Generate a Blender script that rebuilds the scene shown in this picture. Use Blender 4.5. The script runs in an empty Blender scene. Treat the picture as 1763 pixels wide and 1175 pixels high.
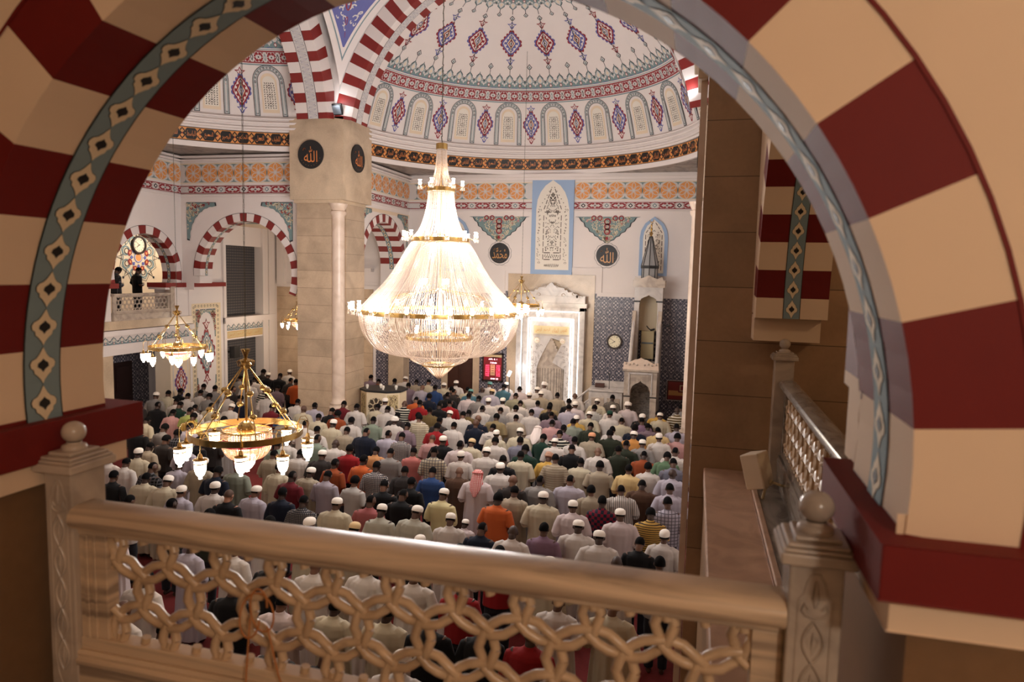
import bpy, random, math
from math import sin, cos, pi, radians, degrees, sqrt, atan2, hypot
from mathutils import Vector, Matrix, Euler
random.seed(7)
S = bpy.context.scene
COL = S.collection
# ------------------------------------------------------------------ camera, exposure, world, main lights
F_PX, PITCH, YAW, ROLL = 1211.0, 0.09767, 0.25615, -0.02348
def camera():
    fw = Vector((-sin(YAW)*cos(PITCH), cos(YAW)*cos(PITCH), -sin(PITCH)))
    rt = Vector((cos(YAW), sin(YAW), 0)); dn = fw.cross(rt)
    x = cos(ROLL)*rt + sin(ROLL)*dn
    y = -sin(ROLL)*rt + cos(ROLL)*dn
    m = Matrix((x, -y, -fw)).transposed().to_4x4()
    cd = bpy.data.cameras.new('camera'); c = bpy.data.objects.new('camera', cd); COL.objects.link(c)
    c.matrix_world = m
    cd.sensor_width = 36; cd.lens = F_PX/1763*36; cd.clip_start = .05; cd.clip_end = 200
    cd.dof.use_dof = True; cd.dof.focus_distance = 16; cd.dof.aperture_fstop = 2.3
    S.camera = c
camera()
S.view_settings.view_transform = 'Standard'; S.view_settings.look = 'None'
S.view_settings.gamma = 1; S.view_settings.use_curve_mapping = False
S.view_settings.exposure = 0.58
S.cycles.use_denoising = True
S.cycles.max_bounces = 7; S.cycles.diffuse_bounces = 4; S.cycles.glossy_bounces = 3
S.cycles.transmission_bounces = 4; S.cycles.transparent_max_bounces = 24
S.cycles.sample_clamp_indirect = 6; S.cycles.sample_clamp_direct = 0
S.cycles.caustics_reflective = False; S.cycles.caustics_refractive = False
wd = bpy.data.worlds.new('world'); S.world = wd; wd.use_nodes = True
wd.node_tree.nodes['Background'].inputs[0].default_value = (1.0, .82, .62, 1)
wd.node_tree.nodes['Background'].inputs[1].default_value = .02
FL = -5.85          # hall floor height; the camera is the origin
BF = -1.85          # balcony floor height
WARM = (1.0, .80, .58); NEUT = (1.0, .985, .985)
def lamp(name, loc, watts, colr=NEUT, r=.12, kind='POINT', to=None, size=1.0, angle=120):
    l = bpy.data.lights.new(name, kind); l.energy = watts; l.color = colr
    if kind == 'AREA': l.size = size
    else: l.shadow_soft_size = r
    if kind == 'SPOT': l.spot_size = radians(angle); l.spot_blend = .6
    o = bpy.data.objects.new(name, l); COL.objects.link(o); o.location = loc
    if to: o.rotation_euler = (Vector(to)-Vector(loc)).to_track_quat('-Z', 'Y').to_euler()
    return o
LIGHTS = dict(big=104, small=8, flood=12, gallery=112, gallery_left=2.2, mihrab=3, left_gallery=110)
# dome floodlight on the pillar block, two added fill spots, lamps of the hall
lamp('dome_floodlight', (-10.9, 19.7, 4.95), LIGHTS['flood'], NEUT, .15, 'SPOT', (-5.0, 24.5, 8), angle=150)
lamp('dome_fill_right', (-.35, 19.8, 4.95), LIGHTS['flood'], NEUT, .15, 'SPOT', (-6.0, 24.5, 8), angle=150)  # added spot without a fixture, brightens the back dome
lamp('dome_fill_left', (-11.3, 9.4, 4.95), LIGHTS['flood'], NEUT, .15, 'SPOT', (-15.5, 17.0, 7), angle=150)  # added fill for the left dome, no lamp stands here
lamp('gallery_ceiling_lamp', (1.7, -1.6, .9), LIGHTS['gallery'], (1, .84, .68), .15)
lamp('gallery_ceiling_lamp_left', (-3.0, -1.6, 1.2), LIGHTS['gallery_left'], (1, .72, .42), .15)
lamp('side_gallery_lamp', (2.7, 5.4, .9), 17, (1, .74, .46), .15)
lamp('mihrab_niche_lamp', (-5.25, 25.2, -2.1), LIGHTS['mihrab'], (1, .96, .92), .1)
lamp('left_gallery_lamp', (-18.0, 22.6, 1.4), LIGHTS['left_gallery'], NEUT, .15)
lamp('left_gallery_lamp_low', (-18.4, 18.4, -3.0), 8, NEUT, .15)
lamp('corner_lamp', (-15.0, 23.6, 1.6), 55, NEUT, .2)

# ------------------------------------------------------------------ materials
def lin(c):
    return tuple((x/255/12.92 if x/255 <= .04045 else ((x/255+.055)/1.055)**2.4) for x in c) + (1,)
M = {}
def mat(name, rgb, rough=.6, metal=0., emis=0., var=0., scale=8., spec=.5, bump=0.):
    m = bpy.data.materials.new(name); m.use_nodes = True; nt = m.node_tree; b = nt.nodes['Principled BSDF']
    b.inputs['Roughness'].default_value = rough; b.inputs['Metallic'].default_value = metal
    b.inputs['Specular IOR Level'].default_value = spec
    c = lin(rgb); b.inputs['Base Color'].default_value = c
    if emis:
        b.inputs['Emission Color'].default_value = c; b.inputs['Emission Strength'].default_value = emis
    if var or bump:
        g = nt.nodes.new('ShaderNodeNewGeometry'); n = nt.nodes.new('ShaderNodeTexNoise')
        n.inputs['Scale'].default_value = scale; n.inputs['Detail'].default_value = 6
        nt.links.new(g.outputs['Position'], n.inputs['Vector'])
        if var:
            mx = nt.nodes.new('ShaderNodeMix'); mx.data_type = 'RGBA'
            mx.inputs['A'].default_value = tuple(x*(1-var) for x in c[:3])+(1,)
            mx.inputs['B'].default_value = tuple(min(1, x*(1+var)) for x in c[:3])+(1,)
            nt.links.new(n.outputs['Fac'], mx.inputs['Factor']); nt.links.new(mx.outputs['Result'], b.inputs['Base Color'])
        if bump:
            bp = nt.nodes.new('ShaderNodeBump'); bp.inputs['Strength'].default_value = bump; bp.inputs['Distance'].default_value = .01
            nt.links.new(n.outputs['Fac'], bp.inputs['Height']); nt.links.new(bp.outputs['Normal'], b.inputs['Normal'])
    M[name] = m
    return m
mat('white', (226, 217, 213), .7, var=.04, scale=1.2)
mat('cream', (224, 204, 178), .6, var=.05, scale=3, bump=.05)
mat('gcream', (224, 198, 170), .7, var=.06, scale=2.5, bump=.08, spec=.2)
mat('red', (128, 34, 30), .5, var=.12, scale=5)
mat('gred', (108, 28, 25), .62, spec=.22, var=.12, scale=5, bump=.05)
mat('dred', (140, 28, 38), .6)
mat('pink', (205, 130, 135), .6)
mat('blue', (92, 96, 160), .6)
mat('bluegrey', (126, 146, 152), .65, spec=.25)
mat('skyblue', (150, 174, 206), .6)
mat('sage', (116, 140, 142), .6)
mat('black', (22, 20, 20), .5)
mat('line', (40, 44, 52), .6)
mat('orange', (222, 150, 84), .6)
mat('lgrey', (206, 202, 200), .6)
mat('ivory', (226, 208, 176), .6)
mat('gold', (196, 140, 80), .4)
mat('goldtext', (214, 130, 70), .4)
mat('brass', (196, 164, 104), .25, 1.0, var=.1, scale=20)
mat('darkbrass', (120, 96, 60), .35, 1.0)
mat('hole', (70, 58, 48), .9)
mat('brown', (62, 30, 18), .45, var=.25, scale=6)
mat('darkwood', (40, 18, 14), .5)
mat('clockface', (236, 226, 196), .5)
mat('dark', (26, 26, 28), .5)
mat('wire', (70, 66, 48), .5)
mat('cord', (176, 112, 60), .6)
mat('screenwhite', (228, 220, 208), .6)
mat('goldpanel', (205, 185, 140), .5)
mat('led', (255, 250, 244), .5, emis=2.4)
mat('ledred', (255, 60, 90), .5, emis=4.5)
mat('ledwhite', (255, 190, 205), .5, emis=3.5)
mat('bulb', (255, 236, 212), .5, emis=9.0)
mat('bulbdim', (255, 214, 170), .5, emis=5.0)
mat('crystalred', (190, 30, 60), .3)
mat('carpet', (110, 28, 26), .95, var=.3, scale=30)
mat('plaintop', (176, 160, 140), .4)
mat('glassgrey', (120, 130, 140), .1)
mat('spire', (150, 150, 150), .5, var=.1, scale=4)
mat('boardbg', (120, 30, 34), .6)
def stone(name, rgb, joint=.551, off=.997, rough=.22, dark=.25):
    m = mat(name, rgb, rough, spec=.5); nt = m.node_tree; b = nt.nodes['Principled BSDF']; L = nt.links.new
    g = nt.nodes.new('ShaderNodeNewGeometry'); sx = nt.nodes.new('ShaderNodeSeparateXYZ'); L(g.outputs['Position'], sx.inputs[0])
    n = nt.nodes.new('ShaderNodeTexNoise'); n.inputs['Scale'].default_value = 1.6; n.inputs['Detail'].default_value = 9; n.inputs['Distortion'].default_value = .6
    L(g.outputs['Position'], n.inputs['Vector'])
    n2 = nt.nodes.new('ShaderNodeTexNoise'); n2.inputs['Scale'].default_value = 22; n2.inputs['Detail'].default_value = 5
    L(g.outputs['Position'], n2.inputs['Vector'])
    c = lin(rgb)
    mx = nt.nodes.new('ShaderNodeMix'); mx.data_type = 'RGBA'
    mx.inputs['A'].default_value = tuple(x*.62 for x in c[:3])+(1,); mx.inputs['B'].default_value = tuple(min(1, x*1.35) for x in c[:3])+(1,)
    ad = nt.nodes.new('ShaderNodeMath'); ad.operation = 'MULTIPLY_ADD'; ad.inputs[1].default_value = .3
    L(n2.outputs['Fac'], ad.inputs[0]); L(n.outputs['Fac'], ad.inputs[2])
    sb = nt.nodes.new('ShaderNodeMath'); sb.operation = 'SUBTRACT'; sb.inputs[1].default_value = .15; L(ad.outputs[0], sb.inputs[0])
    L(sb.outputs[0], mx.inputs['Factor'])
    out = mx.outputs['Result']
    if joint:
        a = nt.nodes.new('ShaderNodeMath'); a.operation = 'ADD'; a.inputs[1].default_value = 40*joint-off; L(sx.outputs['Z'], a.inputs[0])
        d = nt.nodes.new('ShaderNodeMath'); d.operation = 'DIVIDE'; d.inputs[1].default_value = joint; L(a.outputs[0], d.inputs[0])
        f = nt.nodes.new('ShaderNodeMath'); f.operation = 'FRACT'; L(d.outputs[0], f.inputs[0])
        l = nt.nodes.new('ShaderNodeMath'); l.operation = 'LESS_THAN'; l.inputs[1].default_value = .014; L(f.outputs[0], l.inputs[0])
        # each course has its own tone
        fl = nt.nodes.new('ShaderNodeMath'); fl.operation = 'FLOOR'; L(d.outputs[0], fl.inputs[0])
        wn = nt.nodes.new('ShaderNodeTexWhiteNoise'); wn.noise_dimensions = '1D'; L(fl.outputs[0], wn.inputs['W'])
        m3 = nt.nodes.new('ShaderNodeMix'); m3.data_type = 'RGBA'; m3.blend_type = 'MULTIPLY'; m3.inputs['Factor'].default_value = 1
        mr = nt.nodes.new('ShaderNodeMapRange'); mr.inputs['To Min'].default_value = .84; mr.inputs['To Max'].default_value = 1.1
        L(wn.outputs['Value'], mr.inputs['Value']); L(out, m3.inputs['A']); L(mr.outputs[0], m3.inputs['B'])
        m2 = nt.nodes.new('ShaderNodeMix'); m2.data_type = 'RGBA'; L(l.outputs[0], m2.inputs['Factor']); L(m3.outputs['Result'], m2.inputs['A'])
        m2.inputs['B'].default_value = tuple(x*dark for x in c[:3])+(1,)
        out = m2.outputs['Result']
    L(out, b.inputs['Base Color'])
    return m
stone('travertine', (192, 168, 142), rough=.18)
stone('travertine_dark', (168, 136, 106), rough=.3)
stone('travertine_plain', (198, 176, 150), joint=0, rough=.25)
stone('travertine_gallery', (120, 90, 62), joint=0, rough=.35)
def marble(name, c1, c2, scale=3., rough=.22, stretch=(1, 1, 1)):
    m = mat(name, c1, rough); nt = m.node_tree; b = nt.nodes['Principled BSDF']; L = nt.links.new
    tc = nt.nodes.new('ShaderNodeNewGeometry'); mp = nt.nodes.new('ShaderNodeMapping'); mp.inputs['Scale'].default_value = stretch
    L(tc.outputs['Position'], mp.inputs['Vector'])
    n = nt.nodes.new('ShaderNodeTexNoise'); n.inputs['Scale'].default_value = scale; n.inputs['Detail'].default_value = 8; n.inputs['Distortion'].default_value = 1.4
    L(mp.outputs[0], n.inputs['Vector'])
    r = nt.nodes.new('ShaderNodeValToRGB'); r.color_ramp.elements[0].position = .36; r.color_ramp.elements[1].position = .62
    r.color_ramp.elements[0].color = lin(c2); r.color_ramp.elements[1].color = lin(c1)
    e = r.color_ramp.elements.new(.48); e.color = lin(tuple((a*.6+d*.4) for a, d in zip(c1, c2)))
    L(n.outputs['Fac'], r.inputs[0]); L(r.outputs[0], b.inputs['Base Color'])
    return m
marble('marble', (192, 176, 160), (162, 148, 136), 3.)
marble('marble_rail', (216, 190, 160), (150, 130, 112), 1.6, .32, (.5, 1.0, 9))
marble('marble_lattice', (206, 178, 146), (178, 150, 120), 4., .3)
marble('marble_grey', (150, 140, 130), (110, 102, 94), 6., .2, (1, .4, 2))
marble('marble_white', (200, 192, 186), (178, 170, 166), 2.5, .25)
marble('slab', (200, 164, 138), (176, 142, 118), 3., .35)
marble('ceiling_marble', (150, 140, 132), (96, 88, 84), 2.2, .4)
marble('column_cream', (222, 200, 182), (208, 184, 164), 2., .3)
# damask wallpaper from crossed cosine waves
def damask():
    m = mat('wallpaper', (96, 96, 112), .35); nt = m.node_tree; b = nt.nodes['Principled BSDF']; L = nt.links.new
    g = nt.nodes.new('ShaderNodeNewGeometry'); sx = nt.nodes.new('ShaderNodeSeparateXYZ'); L(g.outputs['Position'], sx.inputs[0])
    def mt(op, a, v=None, c=None):
        n = nt.nodes.new('ShaderNodeMath'); n.operation = op
        for i, q in enumerate((a, v, c)):
            if q is None: continue
            if isinstance(q, (int, float)): n.inputs[i].default_value = q
            else: L(q, n.inputs[i])
        return n.outputs[0]
    h = mt('ADD', sx.outputs['X'], sx.outputs['Y'])
    u = mt('MULTIPLY', h, 2*pi/.42); v = mt('MULTIPLY', sx.outputs['Z'], 2*pi/.56)
    cu = mt('COSINE', u); cv = mt('COSINE', v)
    s = mt('ADD', cu, cv)
    net = mt('LESS_THAN', mt('ABSOLUTE', s), .22)
    u3 = mt('COSINE', mt('MULTIPLY', u, 3.0)); v3 = mt('COSINE', mt('MULTIPLY', v, 4.0))
    inner = mt('MULTIPLY', mt('GREATER_THAN', mt('ABSOLUTE', s), .75), mt('GREATER_THAN', mt('MULTIPLY', u3, v3), .12))
    fac = mt('MAXIMUM', mt('MULTIPLY', net, .38), mt('MULTIPLY', inner, .85))
    wn = nt.nodes.new('ShaderNodeTexNoise'); wn.inputs['Scale'].default_value = 30; L(g.outputs['Position'], wn.inputs['Vector'])
    fac = mt('MULTIPLY', fac, mt('ADD', wn.outputs['Fac'], .45))
    mx = nt.nodes.new('ShaderNodeMix'); mx.data_type = 'RGBA'; L(fac, mx.inputs['Factor'])
    mx.inputs['A'].default_value = lin((68, 68, 82)); mx.inputs['B'].default_value = lin((190, 180, 182))
    L(mx.outputs['Result'], b.inputs['Base Color'])
damask()
# woven wire grille: fine grid of bars over darkness
def grille():
    m = mat('grille', (60, 60, 66), .5); nt = m.node_tree; b = nt.nodes['Principled BSDF']; L = nt.links.new
    g = nt.nodes.new('ShaderNodeNewGeometry'); sx = nt.nodes.new('ShaderNodeSeparateXYZ'); L(g.outputs['Position'], sx.inputs[0])
    outs = []
    for ax in ('Y', 'Z'):
        d = nt.nodes.new('ShaderNodeMath'); d.operation = 'MULTIPLY'; d.inputs[1].default_value = 1/.105; L(sx.outputs[ax], d.inputs[0])
        f = nt.nodes.new('ShaderNodeMath'); f.operation = 'FRACT'; L(d.outputs[0], f.inputs[0])
        l = nt.nodes.new('ShaderNodeMath'); l.operation = 'LESS_THAN'; l.inputs[1].default_value = .34; L(f.outputs[0], l.inputs[0]); outs.append(l.outputs[0])
    a = nt.nodes.new('ShaderNodeMath'); a.operation = 'MAXIMUM'; L(outs[0], a.inputs[0]); L(outs[1], a.inputs[1])
    mx = nt.nodes.new('ShaderNodeMix'); mx.data_type = 'RGBA'; L(a.outputs[0], mx.inputs['Factor'])
    mx.inputs['A'].default_value = lin((92, 88, 86)); mx.inputs['B'].default_value = lin((40, 42, 52))
    L(mx.outputs['Result'], b.inputs['Base Color'])
grille()
def crystal():
    m = bpy.data.materials.new('crystal_beads'); m.use_nodes = True; nt = m.node_tree; nt.nodes.clear(); L = nt.links.new
    o = nt.nodes.new('ShaderNodeOutputMaterial'); t = nt.nodes.new('ShaderNodeBsdfTranslucent'); d = nt.nodes.new('ShaderNodeBsdfDiffuse')
    g = nt.nodes.new('ShaderNodeBsdfGlossy'); g.inputs['Roughness'].default_value = .12
    t.inputs[0].default_value = (.80, .66, .54, 1); d.inputs[0].default_value = (.86, .74, .64, 1); g.inputs[0].default_value = (1, .95, .9, 1)
    a = nt.nodes.new('ShaderNodeMixShader'); a.inputs[0].default_value = .5; L(t.outputs[0], a.inputs[1]); L(d.outputs[0], a.inputs[2])
    b = nt.nodes.new('ShaderNodeMixShader'); b.inputs[0].default_value = .18; L(a.outputs[0], b.inputs[1]); L(g.outputs[0], b.inputs[2])
    L(b.outputs[0], o.inputs[0]); M['crystal'] = m
crystal()

# ------------------------------------------------------------------ mesh builder
def tag(o, label=None, cat=None, group=None, kind=None):
    if label: o['label'] = label
    if cat: o['category'] = cat
    if group: o['group'] = group
    if kind: o['kind'] = kind
    return o
def empty(name, loc, label, cat, group=None, rz=0):
    o = bpy.data.objects.new(name, None); COL.objects.link(o); o.location = loc; o.rotation_euler = (0, 0, rz)
    o.empty_display_size = .1
    return tag(o, label, cat, group)
class MB:
    def __init__(s): s.v = []; s.f = []; s.m = []; s.names = []; s.c = 0
    def mat(s, n):
        if n not in s.names: s.names.append(n)
        s.c = s.names.index(n); return s
    def add(s, vs, fs):
        n = len(s.v); s.v.extend([tuple(p) for p in vs])
        for f in fs: s.f.append([n+i for i in f]); s.m.append(s.c)
        return s
    def poly(s, pts): return s.add(pts, [list(range(len(pts)))])
    def box(s, x0, x1, y0, y1, z0, z1, T=None):
        vs = [(x, y, z) for z in (z0, z1) for x, y in ((x0, y0), (x1, y0), (x1, y1), (x0, y1))]
        if T: vs = [T(*p) for p in vs]
        return s.add(vs, [(3, 2, 1, 0), (4, 5, 6, 7), (0, 1, 5, 4), (1, 2, 6, 5), (2, 3, 7, 6), (3, 0, 4, 7)])
    def lathe(s, c, prof, n=24, a0=0, a1=2*pi, T=None):
        full = abs(a1-a0-2*pi) < 1e-6; k = n if full else n+1; vs = []
        for r, z in prof:
            for i in range(k):
                a = a0+(a1-a0)*i/n; p = (c[0]+r*cos(a), c[1]+r*sin(a), c[2]+z); vs.append(T(*p) if T else p)
        fs = []
        for j in range(len(prof)-1):
            for i in range(n):
                b = (i+1) % k; fs.append((j*k+i, j*k+b, (j+1)*k+b, (j+1)*k+i))
        return s.add(vs, fs)
    def tube(s, pts, r, n=6, closed=False, cap=True):
        pts = [Vector(p) for p in pts]; L = len(pts); rs = r if isinstance(r, (list, tuple)) else [r]*L
        vs = []; up = None
        for i, p in enumerate(pts):
            a = pts[i-1] if (i or closed) else p; b = pts[(i+1) % L] if (i < L-1 or closed) else p
            t = (b-a).normalized()
            if up is None:
                up = Vector((0, 0, 1)) if abs(t.z) < .9 else Vector((0, 1, 0))
            x = t.cross(up).normalized(); y = x.cross(t).normalized(); up = y
            for k in range(n):
                an = 2*pi*k/n; vs.append(p+rs[i]*(cos(an)*x+sin(an)*y))
        fs = []
        for i in range(L if closed else L-1):
            j = (i+1) % L
            for k in range(n): fs.append((i*n+k, i*n+(k+1) % n, j*n+(k+1) % n, j*n+k))
        if cap and not closed: fs.append(tuple(range(n))[::-1]); fs.append(tuple((L-1)*n+k for k in range(n)))
        return s.add(vs, fs)
    def prism(s, pts, P, d0, d1):     # pts in (u,w); P(u,w,d)
        a = [P(u, w, d0) for u, w in pts]; b = [P(u, w, d1) for u, w in pts]; n = len(pts)
        return s.add(a+b, [tuple(range(n)), tuple(range(2*n-1, n-1, -1))]+[(i, (i+1) % n, n+(i+1) % n, n+i) for i in range(n)])
    def ball(s, c, r, n=12, sz=1.):
        prof = [(max(1e-4, r*sin(pi*i/(n//2+2))), -r*sz*cos(pi*i/(n//2+2))) for i in range(n//2+3)]
        return s.lathe(c, prof, n)
    def build(s, name, parent=None, smooth=None, bevel=0, mats=None):
        me = bpy.data.meshes.new(name); me.from_pydata(s.v, [], s.f)
        for n in (mats or s.names): me.materials.append(M[n])
        me.polygons.foreach_set('material_index', s.m)
        if smooth is not None:
            me.polygons.foreach_set('use_smooth', [True]*len(me.polygons)); me.set_sharp_from_angle(angle=radians(smooth))
        me.update()
        o = bpy.data.objects.new(name, me); COL.objects.link(o)
        if parent: o.parent = parent
        if bevel:
            b = o.modifiers.new('bevel', 'BEVEL'); b.width = bevel; b.segments = 2; b.limit_method = 'ANGLE'
        return o
def lone(mb, name, label, cat, loc=None, group=None, **k):
    o = mb.build(name, **k); return tag(o, label, cat, group)
def struct(mb, name, **k):
    o = mb.build(name, **k); o['kind'] = 'structure'; return o

# ---- painted ornament: flat coloured shapes laid on a surface through a map P(u, v, h)
class Paint:
    def __init__(s, mb, P, base=.003, step=.0025, cur=False): s.mb = mb; s.P = P; s.b = base; s.st = step; s.cur = cur
    def poly(s, pts, m, l=0):
        s.mb.mat(m); h = s.b+l*s.st
        if s.cur and len(pts) > 3:      # curved ground: fan round the middle so the shape hugs it
            n = len(pts); cu, cv = sum(p[0] for p in pts)/n, sum(p[1] for p in pts)/n
            s.mb.add([s.P(u, v, h) for u, v in pts]+[s.P(cu, cv, h)], [(i, (i+1) % n, n) for i in range(n)])
        else: s.mb.poly([s.P(u, v, h) for u, v in pts])
    def rect(s, u0, v0, u1, v1, m, l=0, n=1):
        s.mb.mat(m); h = s.b+l*s.st
        for i in range(n):
            a = u0+(u1-u0)*i/n; b = u0+(u1-u0)*(i+1)/n
            s.mb.poly([s.P(a, v0, h), s.P(b, v0, h), s.P(b, v1, h), s.P(a, v1, h)])
    def stroke(s, pts, w, m, l=0, closed=False):
        s.mb.mat(m); h = s.b+l*s.st; n = len(pts); L = []; R = []
        for i, (x, y) in enumerate(pts):
            a = pts[i-1] if (i or closed) else pts[i]; b = pts[(i+1) % n] if (i < n-1 or closed) else pts[i]
            dx, dy = b[0]-a[0], b[1]-a[1]; q = hypot(dx, dy) or 1; nx, ny = -dy/q*w/2, dx/q*w/2
            L.append(s.P(x+nx, y+ny, h)); R.append(s.P(x-nx, y-ny, h))
        vs = L+R; fs = [(i, (i+1) % n, n+(i+1) % n, n+i) for i in range(n if closed else n-1)]
        s.mb.add(vs, fs)
    def ring(s, pts_out, pts_in, m, l=0, closed=True):
        s.mb.mat(m); h = s.b+l*s.st; n = len(pts_out)
        vs = [s.P(u, v, h) for u, v in pts_out]+[s.P(u, v, h) for u, v in pts_in]
        s.mb.add(vs, [(i, (i+1) % n, n+(i+1) % n, n+i) for i in range(n if closed else n-1)])
    def sub(s, P2, **k): return Paint(s.mb, P2, s.b, s.st)
    def at(s, u0, v0, su=1., sv=1., rot=0.):
        c, d = cos(rot), sin(rot); P = s.P
        return Paint(s.mb, lambda u, v, h: P(u0+su*(u*c-v*d), v0+sv*(u*d+v*c), h), s.b, s.st, s.cur)
def circ(r, n=20, cx=0, cy=0): return [(cx+r*cos(2*pi*i/n), cy+r*sin(2*pi*i/n)) for i in range(n)]
def lobed(rx, ry, lobes=12, amp=.08, n=48, sq=1.2):
    out = []
    for i in range(n):
        t = 2*pi*i/n; c, q = abs(cos(t)), abs(sin(t)); r = 1/((c**sq+q**sq)**(1/sq))*(1+amp*(abs(sin(lobes*t/2))*2-1))
        out.append((rx*r*cos(t), ry*r*sin(t)))
    return out
def leaf(l, w, n=5):
    a = [(w*sin(pi*i/n)*.5, l*i/n) for i in range(n+1)]; return a+[(-x, y) for x, y in a[-2:0:-1]]
def arcpts(cx, cy, r, a0, a1, n): return [(cx+r*cos(radians(a0+(a1-a0)*i/n)), cy+r*sin(radians(a0+(a1-a0)*i/n))) for i in range(n+1)]
def pointed(w, h0, h1, n=8):           # pointed arch outline from bottom left, closed polygon; springs at h0, apex h1, bottom 0
    L = []
    for i in range(n+1):
        t = i/n; L.append((-w/2*cos(t*pi/2)**.8, h0+(h1-h0)*sin(t*pi/2)**1.15))
    return [(-w/2, 0)]+L+[(-x, y) for x, y in L[-2::-1]]+[(w/2, 0)]

# arabic words, joined by hand from presentation forms
AR = {'ا':'\uFE8D\uFE8E','ل':'\uFEDD\uFEDE\uFEDF\uFEE0','ر':'\uFEAD\uFEAE','ح':'\uFEA1\uFEA2\uFEA3\uFEA4','م':'\uFEE1\uFEE2\uFEE3\uFEE4','ن':'\uFEE5\uFEE6\uFEE7\uFEE8','ي':'\uFEF1\uFEF2\uFEF3\uFEF4','ك':'\uFED9\uFEDA\uFEDB\uFEDC','ق':'\uFED5\uFED6\uFED7\uFED8','د':'\uFEA9\uFEAA','و':'\uFEED\uFEEE','س':'\uFEB1\uFEB2\uFEB3\uFEB4','ع':'\uFEC9\uFECA\uFECB\uFECC','ز':'\uFEAF\uFEB0','ب':'\uFE8F\uFE90\uFE91\uFE92','ج':'\uFE9D\uFE9E\uFE9F\uFEA0','خ':'\uFEA5\uFEA6\uFEA7\uFEA8','ف':'\uFED1\uFED2\uFED3\uFED4','ت':'\uFE95\uFE96\uFE97\uFE98','ص':'\uFEB9\uFEBA\uFEBB\uFEBC','ط':'\uFEC1\uFEC2\uFEC3\uFEC4','ظ':'\uFEC5\uFEC6\uFEC7\uFEC8','ه':'\uFEE9\uFEEA\uFEEB\uFEEC','ض':'\uFEBD\uFEBE\uFEBF\uFEC0','ش':'\uFEB5\uFEB6\uFEB7\uFEB8','غ':'\uFECD\uFECE\uFECF\uFED0'}
def shape_ar(w):
    out = ''
    for i, ch in enumerate(w):
        f = AR[ch]; pj = i > 0 and len(AR[w[i-1]]) == 4; nj = i < len(w)-1 and len(f) == 4
        out += f[3] if (pj and nj) else f[1] if pj else f[2] if nj else f[0]
    return out[::-1]
_tc = {}
def text_polys(t):
    if t in _tc: return _tc[t]
    c = bpy.data.curves.new('t', 'FONT'); c.body = t; c.resolution_u = 2; o = bpy.data.objects.new('t', c); COL.objects.link(o)
    ev = o.evaluated_get(bpy.context.evaluated_depsgraph_get()); me = ev.to_mesh()
    V = [(v.co.x, v.co.y) for v in me.vertices]; P = [list(p.vertices) for p in me.polygons]
    ev.to_mesh_clear(); bpy.data.objects.remove(o); bpy.data.curves.remove(c)
    xs = [v[0] for v in V]; ys = [v[1] for v in V]; x0, x1, y0, y1 = min(xs), max(xs), min(ys), max(ys)
    V = [((x-(x0+x1)/2)/(x1-x0), (y-(y0+y1)/2)/(y1-y0)) for x, y in V]
    _tc[t] = (V, P, (x1-x0)/(y1-y0)); return _tc[t]
def write(p, t, cu, cv, w, h, m, l=3):
    V, P, _ = text_polys(t); p.mb.mat(m); hh = p.b+l*p.st
    p.mb.add([p.P(cu+x*w, cv+y*h, hh) for x, y in V], P)
NAMES = ['الرحمن','الرحيم','الملك','القدوس','العزيز','الجبار','الخالق','الوهاب','الرزاق','الفتاح','العليم','القابض','الباسط','السميع','البصير','الحكم','العدل','اللطيف','الخبير','الحليم','العظيم','الغفور','الشكور','الحفيظ']
NAMES = [shape_ar(w) for w in NAMES]
# ------------------------------------------------------------------ painted motifs
def frieze_orange(p, u0, u1, z0=2.704, z1=3.353, phase=0.):
    pitch = .62; p.rect(u0, z0, u1, z1, 'lgrey', 0, 2)
    p.rect(u0, z1-.03, u1, z1, 'ivory', 1); p.rect(u0, z0, u1, z0+.02, 'ivory', 1)
    zc = (z0+z1)/2; u = u0+((phase-u0) % pitch)-pitch
    while u < u1+pitch:
        if u-.2 >= u0-.12 and u+.2 <= u1+.12:
            a = max(-.30, u0-u); b = min(.30, u1-u)
            pts = [(min(max(x, a), b), y) for x, y in circ(.298, 28)]
            q = p.at(u, zc); q.poly(pts, 'orange', 1)
            for k in range(6):
                for sgn in (1, -1):
                    c = []
                    for i in range(6):
                        t = i/5; r = .29*t; an = radians(60*k+30)+sgn*.40*sin(pi*t)
                        c.append((min(max(r*cos(an), a), b), r*sin(an)))
                    q.stroke(c, .021, 'lgrey', 2)
            q.poly([(max(a, min(b, x)), y) for x, y in circ(.05, 8)], 'lgrey', 3)
        v = u+pitch/2
        if u0 < v-.05 and v+.05 < u1:
            q = p.at(v, zc)
            q.poly([(0, .13), (.03, 0), (0, -.13), (-.03, 0)], 'sage', 1)
            for sy in (1, -1): q.poly([(-.13, sy*.29), (.13, sy*.29), (.03, sy*.25), (0, sy*.18), (-.03, sy*.25)], 'sage', 1)
        u += pitch
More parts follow.
